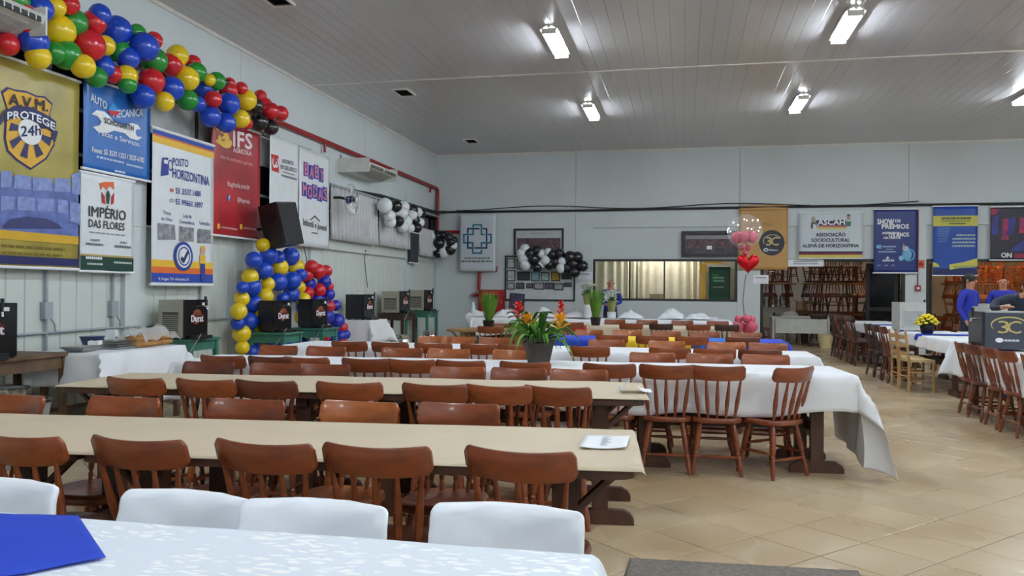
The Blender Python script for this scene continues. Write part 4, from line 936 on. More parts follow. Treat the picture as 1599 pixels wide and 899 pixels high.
# ------------------------------------------------------------------ balloons
_bp = [(0.004, -0.62), (0.06, -0.66), (0.075, -0.60), (0.03, -0.56), (0.1, -0.52), (0.28, -0.42), (0.44, -0.2), (0.5, 0.05), (0.46, 0.26), (0.34, 0.43), (0.17, 0.52), (0.02, 0.545)]
BAL = {k: MB().lathe(_bp, 16).mesh('balloon', m, angle=80) for k, m in BALLOON.items()}
def balloons(root, lst, plane, pos, seed=0, spread=0.1, grow=1.13, out=0.0):
    """lst: (column, row, radius in picture pixels, colour); each lies near the wall plane, stacked around the garland's core"""
    r = random.Random(seed)
    us = [p[0] for p in lst]; vs = [p[1] for p in lst]
    for (u, v, rp, c) in lst:
        dp = r.uniform(-spread, spread)
        p = ax(u, v, pos + dp) if plane == 'X' else ay(u, v, pos - dp)
        d = rp * depth(p) / FPX * 2 * grow
        # knots point inwards: to the local centre line of the garland
        near = sorted(lst, key=lambda q: (q[0] - u) ** 2 + (q[1] - v) ** 2)[:7]
        cu = sum(q[0] for q in near) / len(near); cv = sum(q[1] for q in near) / len(near)
        cc = ax(cu, cv, pos - 0.1) if plane == 'X' else ay(cu, cv, pos + 0.1)
        ax_ = (p - cc)
        if ax_.length < 1e-3: ax_ = Vector((1, 0, 0.1))
        q = ax_.normalized().to_track_quat('Z', 'Y')
        o = inst('balloon', BAL[c], root)
        o.matrix_parent_inverse = Matrix.Translation(root.location).inverted()
        o.location = p; o.rotation_mode = 'QUATERNION'; o.rotation_quaternion = q; o.scale = (d * 1.0, d * 1.0, d * 0.98)
def cord(root, pts, r=0.004, m=None):
    wpart(root, MB().tube(pts, r, 6), 'string', m or PAPER)
G1 = [(25, 4, 19, 'G'), (5, 13, 18, 'R'), (-25, 20, 20, 'B'), (-45, 5, 20, 'Y'), (63, 15, 18, 'B'), (85, 13, 15, 'Y'), (108, 8, 14, 'R'), (41, 31, 21, 'R'), (115, 35, 20, 'G'), (90, 48, 22, 'Y'), (53, 64, 20, 'B'), (146, 36, 17, 'R'), (155, 24, 15, 'B'), (182, 49, 20, 'B'), (139, 71, 22, 'R'), (164, 71, 14, 'Y'), (103, 84, 21, 'G'), (60, 88, 17, 'Y'), (130, 103, 17, 'Y'), (160, 102, 16, 'B'), (187, 81, 15, 'G'), (214, 52, 12, 'G'), (224, 73, 20, 'B'), (199, 92, 16, 'B'), (240, 94, 19, 'G'), (198, 118, 15, 'Y'), (177, 115, 13, 'R'), (151, 120, 15, 'G'), (236, 127, 18, 'R'), (199, 131, 13, 'G'), (224, 149, 17, 'B'), (12, 68, 16, 'R'), (85, 82, 16, 'G'), (240, 64, 12, 'R'),
      (277, 88, 15, 'Y'), (267, 102, 16, 'R'), (268, 138, 17, 'B'), (292, 123, 17, 'Y'), (307, 113, 14, 'G'), (301, 99, 11, 'R'), (338, 127, 13, 'G'), (327, 125, 9, 'Y'), (321, 139, 15, 'B'), (293, 155, 15, 'G'), (257, 158, 14, 'Y'), (309, 162, 11, 'B'), (333, 155, 12, 'R'), (356, 141, 13, 'R'), (376, 138, 9, 'R'), (357, 162, 16, 'B'), (383, 156, 15, 'Y'), (328, 181, 15, 'B'), (353, 191, 14, 'B'), (376, 185, 13, 'Y'), (385, 192, 9, 'R'), (398, 165, 11, 'K'), (406, 151, 9, 'R'), (413, 164, 10, 'R'), (422, 173, 12, 'R'), (437, 177, 11, 'R'), (405, 189, 13, 'K'), (422, 198, 11, 'K'), (358, 130, 8, 'R'), (351, 129, 6, 'K')]
PX = XL + 0.34
t = thing('balloon_garland', 'long garland of red, blue, green, yellow balloons above the banners', 'balloons', ax(200, 95, PX))
balloons(t, G1, 'X', PX, 1, 0.09)
cord(t, [ax(u, v, XL + 0.16) for u, v in ((-40, 15), (60, 50), (140, 80), (230, 110), (320, 145), (380, 165), (430, 178))]); cord(t, [ax(60, 50, XL + 0.16), Vector((XL - 0.0, ax(60, 50, XL).y, 4.6))]); cord(t, [ax(380, 165, XL + 0.16), ax(380, 165, XL + 0.0)])
G2 = [(601, 321, 11, 'W'), (618, 322, 9, 'K'), (617, 328, 9, 'W'), (630, 324, 9, 'W'), (608, 337, 9, 'W'), (609, 346, 9, 'W'), (628, 333, 9, 'W'), (622, 345, 8, 'K'), (634, 346, 9, 'W'), (644, 328, 8, 'K'), (643, 335, 8, 'W'), (647, 344, 8, 'K'), (652, 332, 7, 'W'), (657, 333, 7, 'K'), (655, 347, 7, 'W'), (640, 356, 7, 'W'), (651, 355, 7, 'K'), (629, 354, 8, 'W')]
t = thing('balloon_garland', 'white and black balloon garland over the grey drapes', 'balloons', ax(628, 338, XL + 0.3))
balloons(t, G2, 'X', XL + 0.3, 2, 0.08); cord(t, [ax(605, 330, XL + 0.2), ax(655, 345, XL + 0.2)]); cord(t, [ax(628, 335, XL + 0.2), ax(628, 335, XL)])
G3 = [(659, 371, 9, 'W'), (673, 370, 8, 'W'), (658, 385, 9, 'W'), (670, 379, 9, 'W'), (678, 385, 8, 'W'), (669, 393, 9, 'W'), (684, 369, 8, 'K'), (686, 380, 9, 'K'), (696, 381, 8, 'W'), (693, 368, 7, 'K'), (701, 371, 7, 'K'), (693, 393, 8, 'W'), (704, 378, 7, 'K'), (703, 389, 8, 'K'), (684, 395, 7, 'K'), (708, 375, 6, 'K'), (707, 383, 6, 'W')]
t = thing('balloon_garland', 'white and black balloon garland in the far left corner', 'balloons', ay(683, 382, YB - 0.6))
balloons(t, G3, 'Y', YB - 0.6, 3, 0.08); cord(t, [ay(684, 380, YB - 0.5), ay(684, 370, YB)])
G4 = [(820, 389, 7, 'W'), (816, 396, 8, 'W'), (828, 396, 8, 'K'), (838, 392, 8, 'K'), (846, 397, 7, 'W'), (818, 403, 8, 'W'), (834, 405, 9, 'K'), (821, 413, 8, 'W'), (852, 406, 7, 'W'), (844, 412, 7, 'W'), (856, 394, 6, 'W'), (861, 398, 8, 'K'), (873, 397, 8, 'K'), (867, 409, 8, 'K'), (858, 413, 7, 'K'), (878, 408, 6, 'W'), (876, 418, 7, 'W'), (890, 402, 9, 'K'), (901, 402, 8, 'K'), (895, 412, 9, 'K'), (885, 418, 8, 'K'), (909, 415, 8, 'K'), (897, 424, 8, 'K'), (839, 417, 7, 'K')]
t = thing('balloon_garland', 'black and white balloon garland in front of the framed pictures', 'balloons', ay(860, 408, YB - 0.3))
balloons(t, G4, 'Y', YB - 0.36, 4, 0.05); cord(t, [ay(820, 400, YB - 0.2), ay(900, 410, YB - 0.2)]); cord(t, [ay(860, 404, YB - 0.2), ay(860, 400, YB)])
G5 = [(411, 383, 10, 'Y'), (397, 406, 12, 'B'), (420, 399, 13, 'B'), (434, 402, 10, 'B'), (453, 401, 13, 'B'), (437, 417, 12, 'Y'), (461, 417, 12, 'Y'), (412, 422, 13, 'B'), (434, 440, 13, 'B'), (456, 438, 13, 'B'), (469, 429, 9, 'B'), (391, 433, 12, 'Y'), (418, 443, 10, 'Y'), (394, 449, 13, 'B'), (414, 463, 12, 'Y'), (378, 466, 11, 'Y'), (396, 474, 13, 'B'), (455, 459, 12, 'B'), (467, 449, 9, 'Y'), (473, 467, 10, 'Y'), (373, 486, 12, 'Y'), (420, 481, 11, 'B'), (411, 492, 12, 'Y'), (389, 501, 13, 'B'), (409, 512, 12, 'Y'), (378, 521, 13, 'Y'), (396, 531, 13, 'B'), (422, 526, 12, 'B'), (379, 542, 10, 'Y'), (416, 540, 10, 'Y'), (472, 480, 9, 'B'), (472, 495, 11, 'Y'), (372, 505, 10, 'B'), (379, 449, 9, 'B'), (395, 549, 11, 'B'), (437, 536, 11, 'B'), (457, 536, 11, 'B'), (385, 566, 11, 'Y'), (405, 570, 12, 'B'), (395, 585, 11, 'Y'), (472, 536, 9, 'B'), (442, 466, 9, 'B'), (478, 520, 7, 'Y')]
t = thing('balloon_arch', 'blue and yellow balloon arch standing around the beer coolers', 'balloons', (ax(395, 580, XL + 0.35).x, ax(395, 580, XL + 0.35).y, 0))
balloons(t, G5, 'X', XL + 0.36, 5, 0.08)
cord(t, [Vector((XL + 0.3, ax(395, 500, XL + 0.3).y, 0)), ax(395, 500, XL + 0.3), ax(410, 410, XL + 0.3), ax(450, 415, XL + 0.3), ax(470, 500, XL + 0.3), Vector((XL + 0.3, ax(470, 500, XL + 0.3).y, 0))], 0.012, BLACK)
G6 = [(487, 417, 10, 'R'), (496, 424, 11, 'R'), (508, 424, 9, 'R'), (479, 429, 10, 'R'), (483, 443, 10, 'N'), (506, 440, 10, 'N'), (498, 453, 10, 'R'), (513, 448, 7, 'R'), (481, 457, 9, 'R'), (513, 460, 9, 'N'), (495, 469, 10, 'N'), (505, 471, 8, 'N'), (513, 478, 9, 'R'), (523, 477, 8, 'N'), (510, 493, 11, 'N'), (526, 501, 11, 'N'), (532, 513, 10, 'R'), (531, 525, 9, 'N'), (539, 522, 7, 'N'), (499, 489, 8, 'R'), (508, 525, 8, 'R'), (520, 530, 8, 'N'), (534, 536, 8, 'R')]
t = thing('balloon_arch', 'red and dark blue balloon column beside the second green table', 'balloons', (XL + 0.35, ax(510, 500, XL + 0.3).y, 0))
balloons(t, G6, 'X', XL + 0.42, 6, 0.08)
cord(t, [Vector((XL + 0.3, ax(520, 500, XL + 0.3).y, 0)), ax(520, 500, XL + 0.3), ax(500, 450, XL + 0.3), ax(490, 420, XL + 0.3)], 0.012, BLACK)

# ------------------------------------------------------------------ pipes and conduits
def pipe(name, label, pts, r, m, cat, clips=()):
    t = thing(name, label, cat, pts[0])
    wpart(t, MB().tube(pts, r, 10), 'run', m)
    for p, q in clips: wpart(t, MB().tube([p, q], r * 0.6, 6), 'bracket', m)
    return t
zp = 4.175; xp = XL + 0.07
pp = [Vector((xp, 3.0, zp)), Vector((xp, YB - 0.12, zp)), Vector((xp + 0.02, YB - 0.1, zp - 0.06)), Vector((xp + 0.02, YB - 0.1, 3.06)), Vector((xp + 0.08, YB - 0.08, 3.0)), Vector((-5.33, YB - 0.08, 3.0)), Vector((-5.3, YB - 0.08, 2.95)), Vector((-5.36, YB - 0.08, 1.45))]
pipe('fire_pipe', 'red fire water pipe along the left wall and down the corner', pp, 0.045, REDP, 'pipe', [(Vector((xp, y, zp)), Vector((XL, y, zp))) for y in (5, 9, 13.9, 18, 20.5)] + [(Vector((xp, 14.0, zp)), Vector((xp, 14.0, zp - 0.2))), (Vector((xp, 20.4, zp)), Vector((xp, 20.4, zp - 0.18)))])
pipe('conduit', 'black conduit running along the back wall above the banners', [Vector((XL + 0.3, YB - 0.04, 3.54)), Vector((-2.8, YB - 0.04, 3.535)), Vector((1.35, YB - 0.04, 3.56)), Vector((5.45, YB - 0.04, 3.57)), Vector((12, YB - 0.04, 3.57))], 0.03, BLACK, 'pipe', [(Vector((x, YB - 0.04, 3.55)), Vector((x, YB, 3.55))) for x in (-6, -4, -2, 0, 2.7, 4.3, 6, 9)])
pipe('cable', 'thin black cable sagging along the back wall conduit', [Vector((x, YB - 0.05, 3.62 + 0.05 * math.sin(x * 1.3))) for x in [-6 + 0.5 * i for i in range(24)]], 0.01, BLACK, 'cable', [(Vector((x, YB - 0.05, 3.62 + 0.05 * math.sin(x * 1.3))), Vector((x, YB, 3.62))) for x in (-6, -3, 0, 3, 5)])
pipe('conduit', 'dark cable tray along the left wall above the drapes', [Vector((XL + 0.06, 14.1, 3.35)), Vector((XL + 0.06, 16.9, 3.5)), Vector((XL + 0.06, 20.8, 3.52)), Vector((XL + 0.3, YB - 0.05, 3.54))], 0.04, DARKF, 'pipe', [(Vector((XL + 0.06, 16, 3.45)), Vector((XL, 16, 3.45)))])
pipe('conduit', 'grey horizontal conduit along the lower left wall', [Vector((XL + 0.03, 6.0, 0.945)), Vector((XL + 0.03, 8.5, 0.965)), Vector((XL + 0.08, 8.6, 0.965)), Vector((XL + 0.08, 8.9, 0.965)), Vector((XL + 0.03, 9.0, 0.97)), Vector((XL + 0.03, 10.9, 1.0))], 0.014, CONDUIT, 'pipe', [(Vector((XL + 0.03, 7, 0.95)), Vector((XL - 0.02, 7, 0.95)))])
for k, (y, zt) in enumerate(((7.36, 2.2), (8.38, 2.2), (10.15, 2.2))):
    t = pipe('conduit', 'grey vertical conduit with switch box on the left wall, %s from the camera' % ORD[k], [Vector((XL + 0.025, y, 0.6)), Vector((XL + 0.025, y, zt))], 0.017, CONDUIT, 'pipe')
    wpart(t, MB().span((XL + 0.0, y - 0.055, 1.1), (XL + 0.06, y + 0.055, 1.28)), 'switch_box', CONDUIT, smooth=False)
    wpart(t, MB().tube([(XL + 0.04, y + 0.05, 1.1), (XL + 0.04, y + 0.1, 1.04), (XL + 0.04, y + 0.11, 0.96)], 0.009, 6), 'cable', GREYM)
pipe('alarm_conduit', 'thin dark red conduit down the right-hand pier to the alarm', [Vector((5.5, YB - 0.02, 3.45)), Vector((5.5, YB - 0.02, 1.62))], 0.012, mat('dark_red_paint', (110, 34, 36), 0.5), 'pipe', [(Vector((5.5, YB - 0.02, 2.5)), Vector((5.5, YB, 2.5)))])
t = thing('fire_alarm', 'red square fire alarm box on the right-hand pier', 'alarm', (5.5, YB, 1.5))
MB().box((0, -0.03, 0.07), (0.12, 0.06, 0.13)).build('box', REDP, t, smooth=False); MB().box((0, -0.063, 0.07), (0.06, 0.006, 0.05)).build('push_plate', PAPER, t, smooth=False)
t = thing('fire_sign', 'small orange fire sign on the right-hand pier', 'sign', (5.57, YB, 2.05))
MB().box((0, -0.006, 0.1), (0.16, 0.012, 0.2)).build('plate', plain((214, 110, 60)), t, smooth=False); MB().tube([(0, -0.016, 0.1), (0, -0.012, 0.1)], 0.05, 14).build('symbol', REDP, t)
pipe('cable', 'black cable hanging down the lower left wall behind the coolers', [ax(571, 390, XL + 0.03), ax(569, 405, XL + 0.03), ax(573, 440, XL + 0.03), ax(574, 449, XL + 0.04)], 0.008, BLACK, 'cable', [(ax(571, 390, XL + 0.03), ax(571, 390, XL))])
pipe('cable', 'black cable hanging beside the loudspeaker', [ax(466, 345, XL + 0.08), ax(470, 370, XL + 0.08), ax(478, 400, XL + 0.08), ax(480, 420, XL + 0.08)], 0.007, BLACK, 'cable', [(ax(466, 345, XL + 0.08), ax(466, 345, XL))])

# ------------------------------------------------------------------ air conditioners, fan, loudspeaker, drapes
def air_con(x, y, z, L, label):
    t = thing('air_conditioner', label, 'air conditioner', (x, y, z))
    prof = [(0, 0.0), (0, 0.26), (0.30, 0.26), (0.62, 0.20), (0.66, 0.16), (0.62, 0.10), (0.3, 0.0)]
    MB().prism([(a, 0, b_) for a, b_ in prof], (0, L, 0)).build('body', mat('ac_plastic', (214, 216, 210), 0.4), t, smooth=False)
    for s in (0, L): MB().box((0.32, s, 0.13), (0.66, 0.02, 0.27)).build('end_cap', MATS['ac_plastic'], t, smooth=False)
    for k in range(2):
        y0 = 0.08 + k * (L / 2 - 0.03); g = MB().box((0.648, y0 + L / 4 - 0.05, 0.13), (0.012, L / 2 - 0.14, 0.06)); g.build('outlet', BLACK, t, smooth=False)
        s = MB()
        for j in range(7): s.box((0.655, y0 + (j + 0.5) * (L / 2 - 0.14) / 7, 0.13), (0.01, 0.012, 0.05))
        s.build('louvres', MATS['ac_plastic'], t, smooth=False)
    g = MB()
    for j in range(9): g.box((0.32 + 0.03 * j, L / 2, -0.004 + 0.0 * j + max(0, (0.02 + 0.03 * j) * 0.31)), (0.008, L * 0.85, 0.006))
    g.build('intake_grille', GREYM, t, smooth=False)
    for yy in (0.1, L - 0.1): MB().box((0.01, yy, 0.3), (0.02, 0.06, 0.1)).build('bracket', GREYM, t, smooth=False)
    return t
air_con(XL, 14.75, 3.72, 1.55, 'long white air conditioner on the left wall beyond the banners')
air_con(XL, 5.08, 3.84, 1.55, 'white air conditioner cut off by the top left picture corner')
# wall fan
fp = ax(550, 312, XL + 0.5)
t = thing('wall_fan', 'blue and white wall fan below the air conditioner', 'fan', fp)
MB().tube([(-0.5, 0, 0.05), (-0.25, 0, 0.05), (-0.05, 0, 0)], 0.025, 8).build('arm', BLACK, t)
MB().box((-0.49, 0, 0.05), (0.03, 0.12, 0.2)).build('wall_plate', BLACK, t, smooth=False)
Rf = Matrix.Rotation(PI / 2, 3, 'Y') @ Matrix.Rotation(0.0, 3, 'X')
MB().lathe([(0.02, -0.12), (0.075, -0.1), (0.08, 0.02), (0.05, 0.04)], 14, R=Rf).build('motor', mat('fan_blue', (34, 46, 92), 0.4), t)
g = MB()
for rr in (0.08, 0.16, 0.24, 0.30): g.tube([Vector((0.1 - 0.12 * (rr / 0.3) ** 2, rr * math.cos(a), rr * math.sin(a))) for a in [2 * PI * i / 24 for i in range(25)]], 0.004, 5, caps=False)
for k in range(16):
    a = 2 * PI * k / 16; g.tube([Vector((0.1 - 0.12 * (rr / 0.3) ** 2, rr * math.cos(a), rr * math.sin(a))) for rr in (0.04, 0.12, 0.2, 0.3)], 0.003, 5)
g.build('guard', GREYM, t)
for k in range(3):
    bl = MB(); a0 = 2 * PI * k / 3
    bl.grid(lambda u, v: Vector((0.04 + 0.05 * (v - 0.5), (0.05 + 0.22 * u) * math.cos(a0 + (v - 0.5) * 0.9), (0.05 + 0.22 * u) * math.sin(a0 + (v - 0.5) * 0.9))), 5, 4)
    bl.build('blade', mat('fan_white', (216, 218, 220), 0.4), t)
MB().lathe([(0.02, 0.08), (0.05, 0.085), (0.05, 0.1), (0.01, 0.115)], 12, R=Rf).build('hub', MATS['fan_white'], t)
# loudspeaker on a bracket
sp = ax(436, 352, XL + 0.55)
t = thing('loudspeaker', 'black loudspeaker tilted down from the left wall', 'loudspeaker', sp, -0.12)
R = Matrix.Rotation(-0.18, 3, 'Y') @ Matrix.Rotation(0.10, 3, 'X')
def rp(pts): return [R @ Vector(p) for p in pts]
cab = MB(); cab.prism(rp([(0.2, -0.26, -0.33), (0.2, 0.26, -0.33), (-0.2, 0.16, -0.33), (-0.2, -0.16, -0.33)]), R @ Vector((0, 0, 0.66)))
cab.build('cabinet', BLACK, t, smooth=False)
cab = MB(); cab.prism(rp([(0.203, -0.245, -0.31), (0.203, 0.245, -0.31), (0.203, 0.245, 0.31), (0.203, -0.245, 0.31)]), R @ Vector((0.01, 0, 0)))
cab.build('grille', mat('speaker_grille', (36, 36, 40), 0.75, bump=0.5, bscale=200), t, smooth=False)
hd = MB(); hd.prism(rp([(0.02, -0.222, 0.06), (0.12, -0.247, 0.06), (0.12, -0.247, 0.14), (0.02, -0.222, 0.14)]), R @ Vector((0, -0.006, 0))); hd.build('handle', BLACKG, t, smooth=False)
MB().tube([(-0.15, 0, -0.05), (-0.545, 0, -0.05)], 0.025, 8).build('bracket', BLACK, t)
# drapes
def drape(y0, y1, z0, z1, label, m=DRAPE, X=XL + 0.12, amp=0.06, freq=36):
    b_ = MB(); n = int((y1 - y0) * 40)
    b_.grid(lambda u, v: (X + amp * (0.5 + 0.7 * v) * math.sin(freq * (u * (y1 - y0)) + 1.5 * math.sin(u * 9)) , y0 + (y1 - y0) * u, z1 + (z0 - z1) * v), n, 6)
    o = b_.build('drape', m, smooth=True, angle=80); md = o.modifiers.new('thickness', 'SOLIDIFY'); md.thickness = 0.004
    return tag(o, label, 'curtain', 'grey window drapes')
drape(14.15, 16.52, 2.38, 3.38, 'gathered grey window drape below the air conditioner')
drape(16.62, 18.55, 2.4, 3.3, 'gathered grey window drape behind the white balloon garland')
drape(19.35, 20.95, 2.3, 3.0, 'shortest grey window drape in the far left corner')
struct('trim_3', MB().span((XL, 14.1, 3.38), (XL + 0.16, 21.0, 3.42)), CONDUIT)

# ------------------------------------------------------------------ beer coolers, stools, kegs
def cooler(p, rz, label, mode='grey', s=(0.40, 0.42, 0.47)):
    """local +X is the tap front, local -Y is the vent side"""
    t = thing('beer_cooler', label, 'beer cooler', p, rz, 'beer coolers')
    dx, dy, dz = s; z0 = 0.02
    side = {'grey': mat('cooler_grey', (176, 172, 156), 0.4, metal=0.3), 'black': BLACK, 'silver': mat('cooler_silver', (206, 208, 206), 0.3, metal=0.5), 'anniv': mat('cooler_anthracite', (58, 62, 74), 0.4)}[mode]
    MB().span((-dx / 2, -dy / 2, z0), (dx / 2 - 0.03, dy / 2, z0 + dz)).build('body', side, t, smooth=False)
    FP = MB().span((dx / 2 - 0.03, -dy / 2 - 0.005, z0), (dx / 2, dy / 2 + 0.005, z0 + dz + 0.004)).build('front_panel', BLACKG, t, smooth=False)
    for sx in (-1, 1):
        for sy in (-1, 1): MB().box((sx * (dx / 2 - 0.05), sy * (dy / 2 - 0.05), z0 / 2), (0.05, 0.05, z0)).build('foot', BLACK, t, smooth=False)
    fx = dx / 2
    if mode in ('grey', 'silver'):
        g = MB(); y = -dy / 2 - 0.006
        for (x0, x1, za, zb_) in ((-dx / 2 + 0.05, dx / 2 - 0.08, z0 + 0.05, z0 + 0.065), (-dx / 2 + 0.05, dx / 2 - 0.08, z0 + dz * 0.68, z0 + dz * 0.68 + 0.015), (-dx / 2 + 0.05, -dx / 2 + 0.065, z0 + 0.05, z0 + dz * 0.68), (dx / 2 - 0.095, dx / 2 - 0.08, z0 + 0.05, z0 + dz * 0.68)): g.span((x0, y - 0.006, za), (x1, y + 0.006, zb_))
        VF = g.build('vent_frame', side, t, smooth=False)
        MB().span((-dx / 2 + 0.065, y + 0.001, z0 + 0.065), (dx / 2 - 0.095, y + 0.006, z0 + dz * 0.68)).build('vent_mesh', mat('vent_dark', (84, 82, 76), 0.6) if mode == 'grey' else mat('vent_pale', (168, 172, 172), 0.5), t, smooth=False)
        v = MB()
        for k in range(9): zz = z0 + 0.08 + k * (dz * 0.68 - 0.1) / 9; v.box((-0.015, y - 0.001, zz), (dx - 0.17, 0.006, 0.008))
        v.build('vent_slats', side, VF, smooth=False)
    if mode != 'anniv':
        MB().tube([(fx + 0.001, 0, z0 + dz * 0.55), (fx + 0.006, 0, z0 + dz * 0.55)], 0.1, 20, flat=0.85).build('crest_emblem', mat('brew_emblem', (176, 104, 60), 0.4, var=0.4, scale=14, dark=(110, 40, 30)), FP)
        MB().box((fx + 0.008, 0, z0 + dz * 0.5), (0.004, 0.24, 0.1)).build('name_plate', mat('label_red', (96, 22, 30), 0.4), FP, smooth=False)
        vs, fs = text_mesh('Durst'); x0 = min(q[0] for q in vs); x1 = max(q[0] for q in vs); y1 = max(q[1] for q in vs)
        m = MB()
        for k, o_ in enumerate((0, 0.004, -0.004)):
            m.add([(fx + 0.013 + 0.0002 * k, -0.115 + 0.23 * (x - x0) / (x1 - x0) + o_, z0 + dz * 0.5 - 0.04 + 0.085 * y / y1) for x, y in vs], fs)
        m.build('lettering', PAPER, FP, smooth=False, label='white lettering Durst')
        MB().box((fx + 0.003, 0.13, z0 + dz - 0.05), (0.006, 0.05, 0.035)).build('badge', PAPER, FP, smooth=False)
    TAP = MB().tube([(fx, 0.1, z0 + dz * 0.82), (fx + 0.07, 0.1, z0 + dz * 0.82), (fx + 0.08, 0.1, z0 + dz * 0.75)], 0.014, 8).build('tap', STEEL, t)
    MB().tube([(fx + 0.06, 0.1, z0 + dz * 0.84), (fx + 0.055, 0.1, z0 + dz * 0.84 + 0.12)], [0.01, 0.017], 8).build('tap_handle', BLACK, TAP)
    MB().span((fx, -0.14, 0.0), (fx + 0.12, 0.16, 0.045)).build('drip_tray', BLACK, t, smooth=False)
    MB().tube([(fx + 0.05, 0.02, 0.06), (fx + 0.12, -0.08, 0.05), (fx + 0.1, -0.2, -0.1), (fx + 0.0, -0.22, -0.25)], 0.008, 6).build('hose', GREYM, t)
    return t
def stool(x, y, w, d, z, label, m=GREENT, rz=0.0, cat='table'):
    t = thing('side_table', label, cat, (x, y, 0), rz)
    MB().box((0, 0, z - 0.015), (w, d, 0.03)).build('top', m, t, smooth=False)
    MB().box((0, -d / 2 + 0.05, z - 0.09), (w - 0.08, 0.025, 0.12)).build('apron', m, t, smooth=False); MB().box((0, d / 2 - 0.05, z - 0.09), (w - 0.08, 0.025, 0.12)).build('apron', m, t, smooth=False)
    MB().box((-w / 2 + 0.05, 0, z - 0.09), (0.025, d - 0.08, 0.12)).build('apron', m, t, smooth=False); MB().box((w / 2 - 0.05, 0, z - 0.09), (0.025, d - 0.08, 0.12)).build('apron', m, t, smooth=False)
    for sx in (-1, 1):
        for sy in (-1, 1): MB().box((sx * (w / 2 - 0.05), sy * (d / 2 - 0.05), (z - 0.03) / 2), (0.055, 0.055, z - 0.03)).build('leg', m, t, smooth=False)
        MB().box((sx * (w / 2 - 0.05), 0, 0.2), (0.03, d - 0.12, 0.04)).build('rail', m, t, smooth=False)
    return t
def keg(x, y, label, z=0.0, h=0.48, r=0.17):
    t = thing('beer_keg', label, 'keg', (x, y, z), 0, 'beer kegs')
    MB().lathe([(r * 0.9, 0.0), (r * 0.98, 0.01), (r * 0.98, 0.07), (r * 0.9, 0.08), (r, 0.12), (r, h * 0.45), (r * 1.02, h * 0.48), (r, h * 0.52), (r, h - 0.12), (r * 0.9, h - 0.08), (r * 0.6, h - 0.06), (0.03, h - 0.055)], 20).build('barrel', STEEL, t)
    MB().lathe([(r * 0.9, h - 0.085), (r * 0.96, h - 0.07), (r * 0.96, h - 0.005), (r * 0.93, h), (r * 0.9, h - 0.005), (r * 0.88, h - 0.085)], 20).build('rim', STEEL, t)
    MB().lathe([(0.03, h - 0.06), (0.03, h - 0.02), (0.012, h - 0.015)], 10).build('valve', GREYM, t)
    return t
BROWN_T = mat('brown_worn_table', (118, 92, 66), 0.55, dark=(84, 62, 44))
# wooden table and cooler at the left edge
stool(XL + 0.42, 6.12, 0.62, 1.55, 0.80, 'worn brown wooden table at the left edge under a beer cooler', BROWN_T)
cooler((XL + 0.46, 6.2, 0.80), -0.80, 'beer cooler facing the camera, cut off by the left edge', 'black')
keg(XL + 0.45, 6.45, 'steel keg under the worn brown table at the left edge', h=0.5, r=0.19)
stool(XL + 0.36, 9.35, 0.56, 0.66, 0.80, 'green painted table under the cooler below the petrol station banner')
cooler((XL + 0.40, 9.2, 0.80), -0.08, 'grey vented beer cooler below the petrol station banner', 'grey')
stool(XL + 0.62, 11.2, 0.6, 0.62, 0.79, 'green painted table inside the blue and yellow balloon arch')
cooler((XL + 0.62, 11.15, 0.79), -0.2, 'black beer cooler inside the blue and yellow balloon arch', 'black', (0.30, 0.38, 0.45))
stool(XL + 0.62, 12.5, 0.6, 0.62, 0.80, 'green painted table in front of the red balloon column')
cooler((XL + 0.62, 12.42, 0.80), -0.2, 'black beer cooler in front of the red balloon column', 'black', (0.30, 0.38, 0.45))
stool(XL + 0.45, 14.95, 0.62, 0.9, 0.84, 'small table hidden under a white cloth behind the balloon column', BROWN_T)
cooler((XL + 0.44, 14.85, 0.848), -0.1, 'black beer cooler on the small white-clothed table', 'black')
stool(XL + 0.42, 17.0, 0.62, 0.85, 0.92, 'dark brown table under a grey beer cooler, keg below it', mat('dark_brown_table', (64, 44, 38), 0.5))
cooler((XL + 0.42, 16.9, 0.92), -0.1, 'grey beer cooler on the dark brown table', 'grey', (0.46, 0.46, 0.46))
stool(XL + 0.42, 18.7, 0.62, 0.85, 0.93, 'green painted table farthest along the left wall', GREENT)
cooler((XL + 0.42, 18.6, 0.93), -0.1, 'grey beer cooler farthest along the left wall', 'grey', (0.46, 0.46, 0.48))
keg(XL + 0.8, 16.35, 'steel keg in front of the dark brown cooler table'); keg(XL + 0.85, 18.05, 'steel keg in front of the farthest green table')
keg(XL + 1.2, 19.9, 'steel keg standing alone near the back left corner', h=0.45)
o = sheet('tablecloth', 'white cloth over the small cooler table behind the balloon column', 'tablecloth', 0, 0.66, 0, 0, CLOTH, Wd=0.94, z=0.842, near=0.5, far=0.45, right=0.45, left=0.1, seed=31, nx=20, ny=26, flare=0.15); o.location = (XL + 0.45, 14.95, 0)
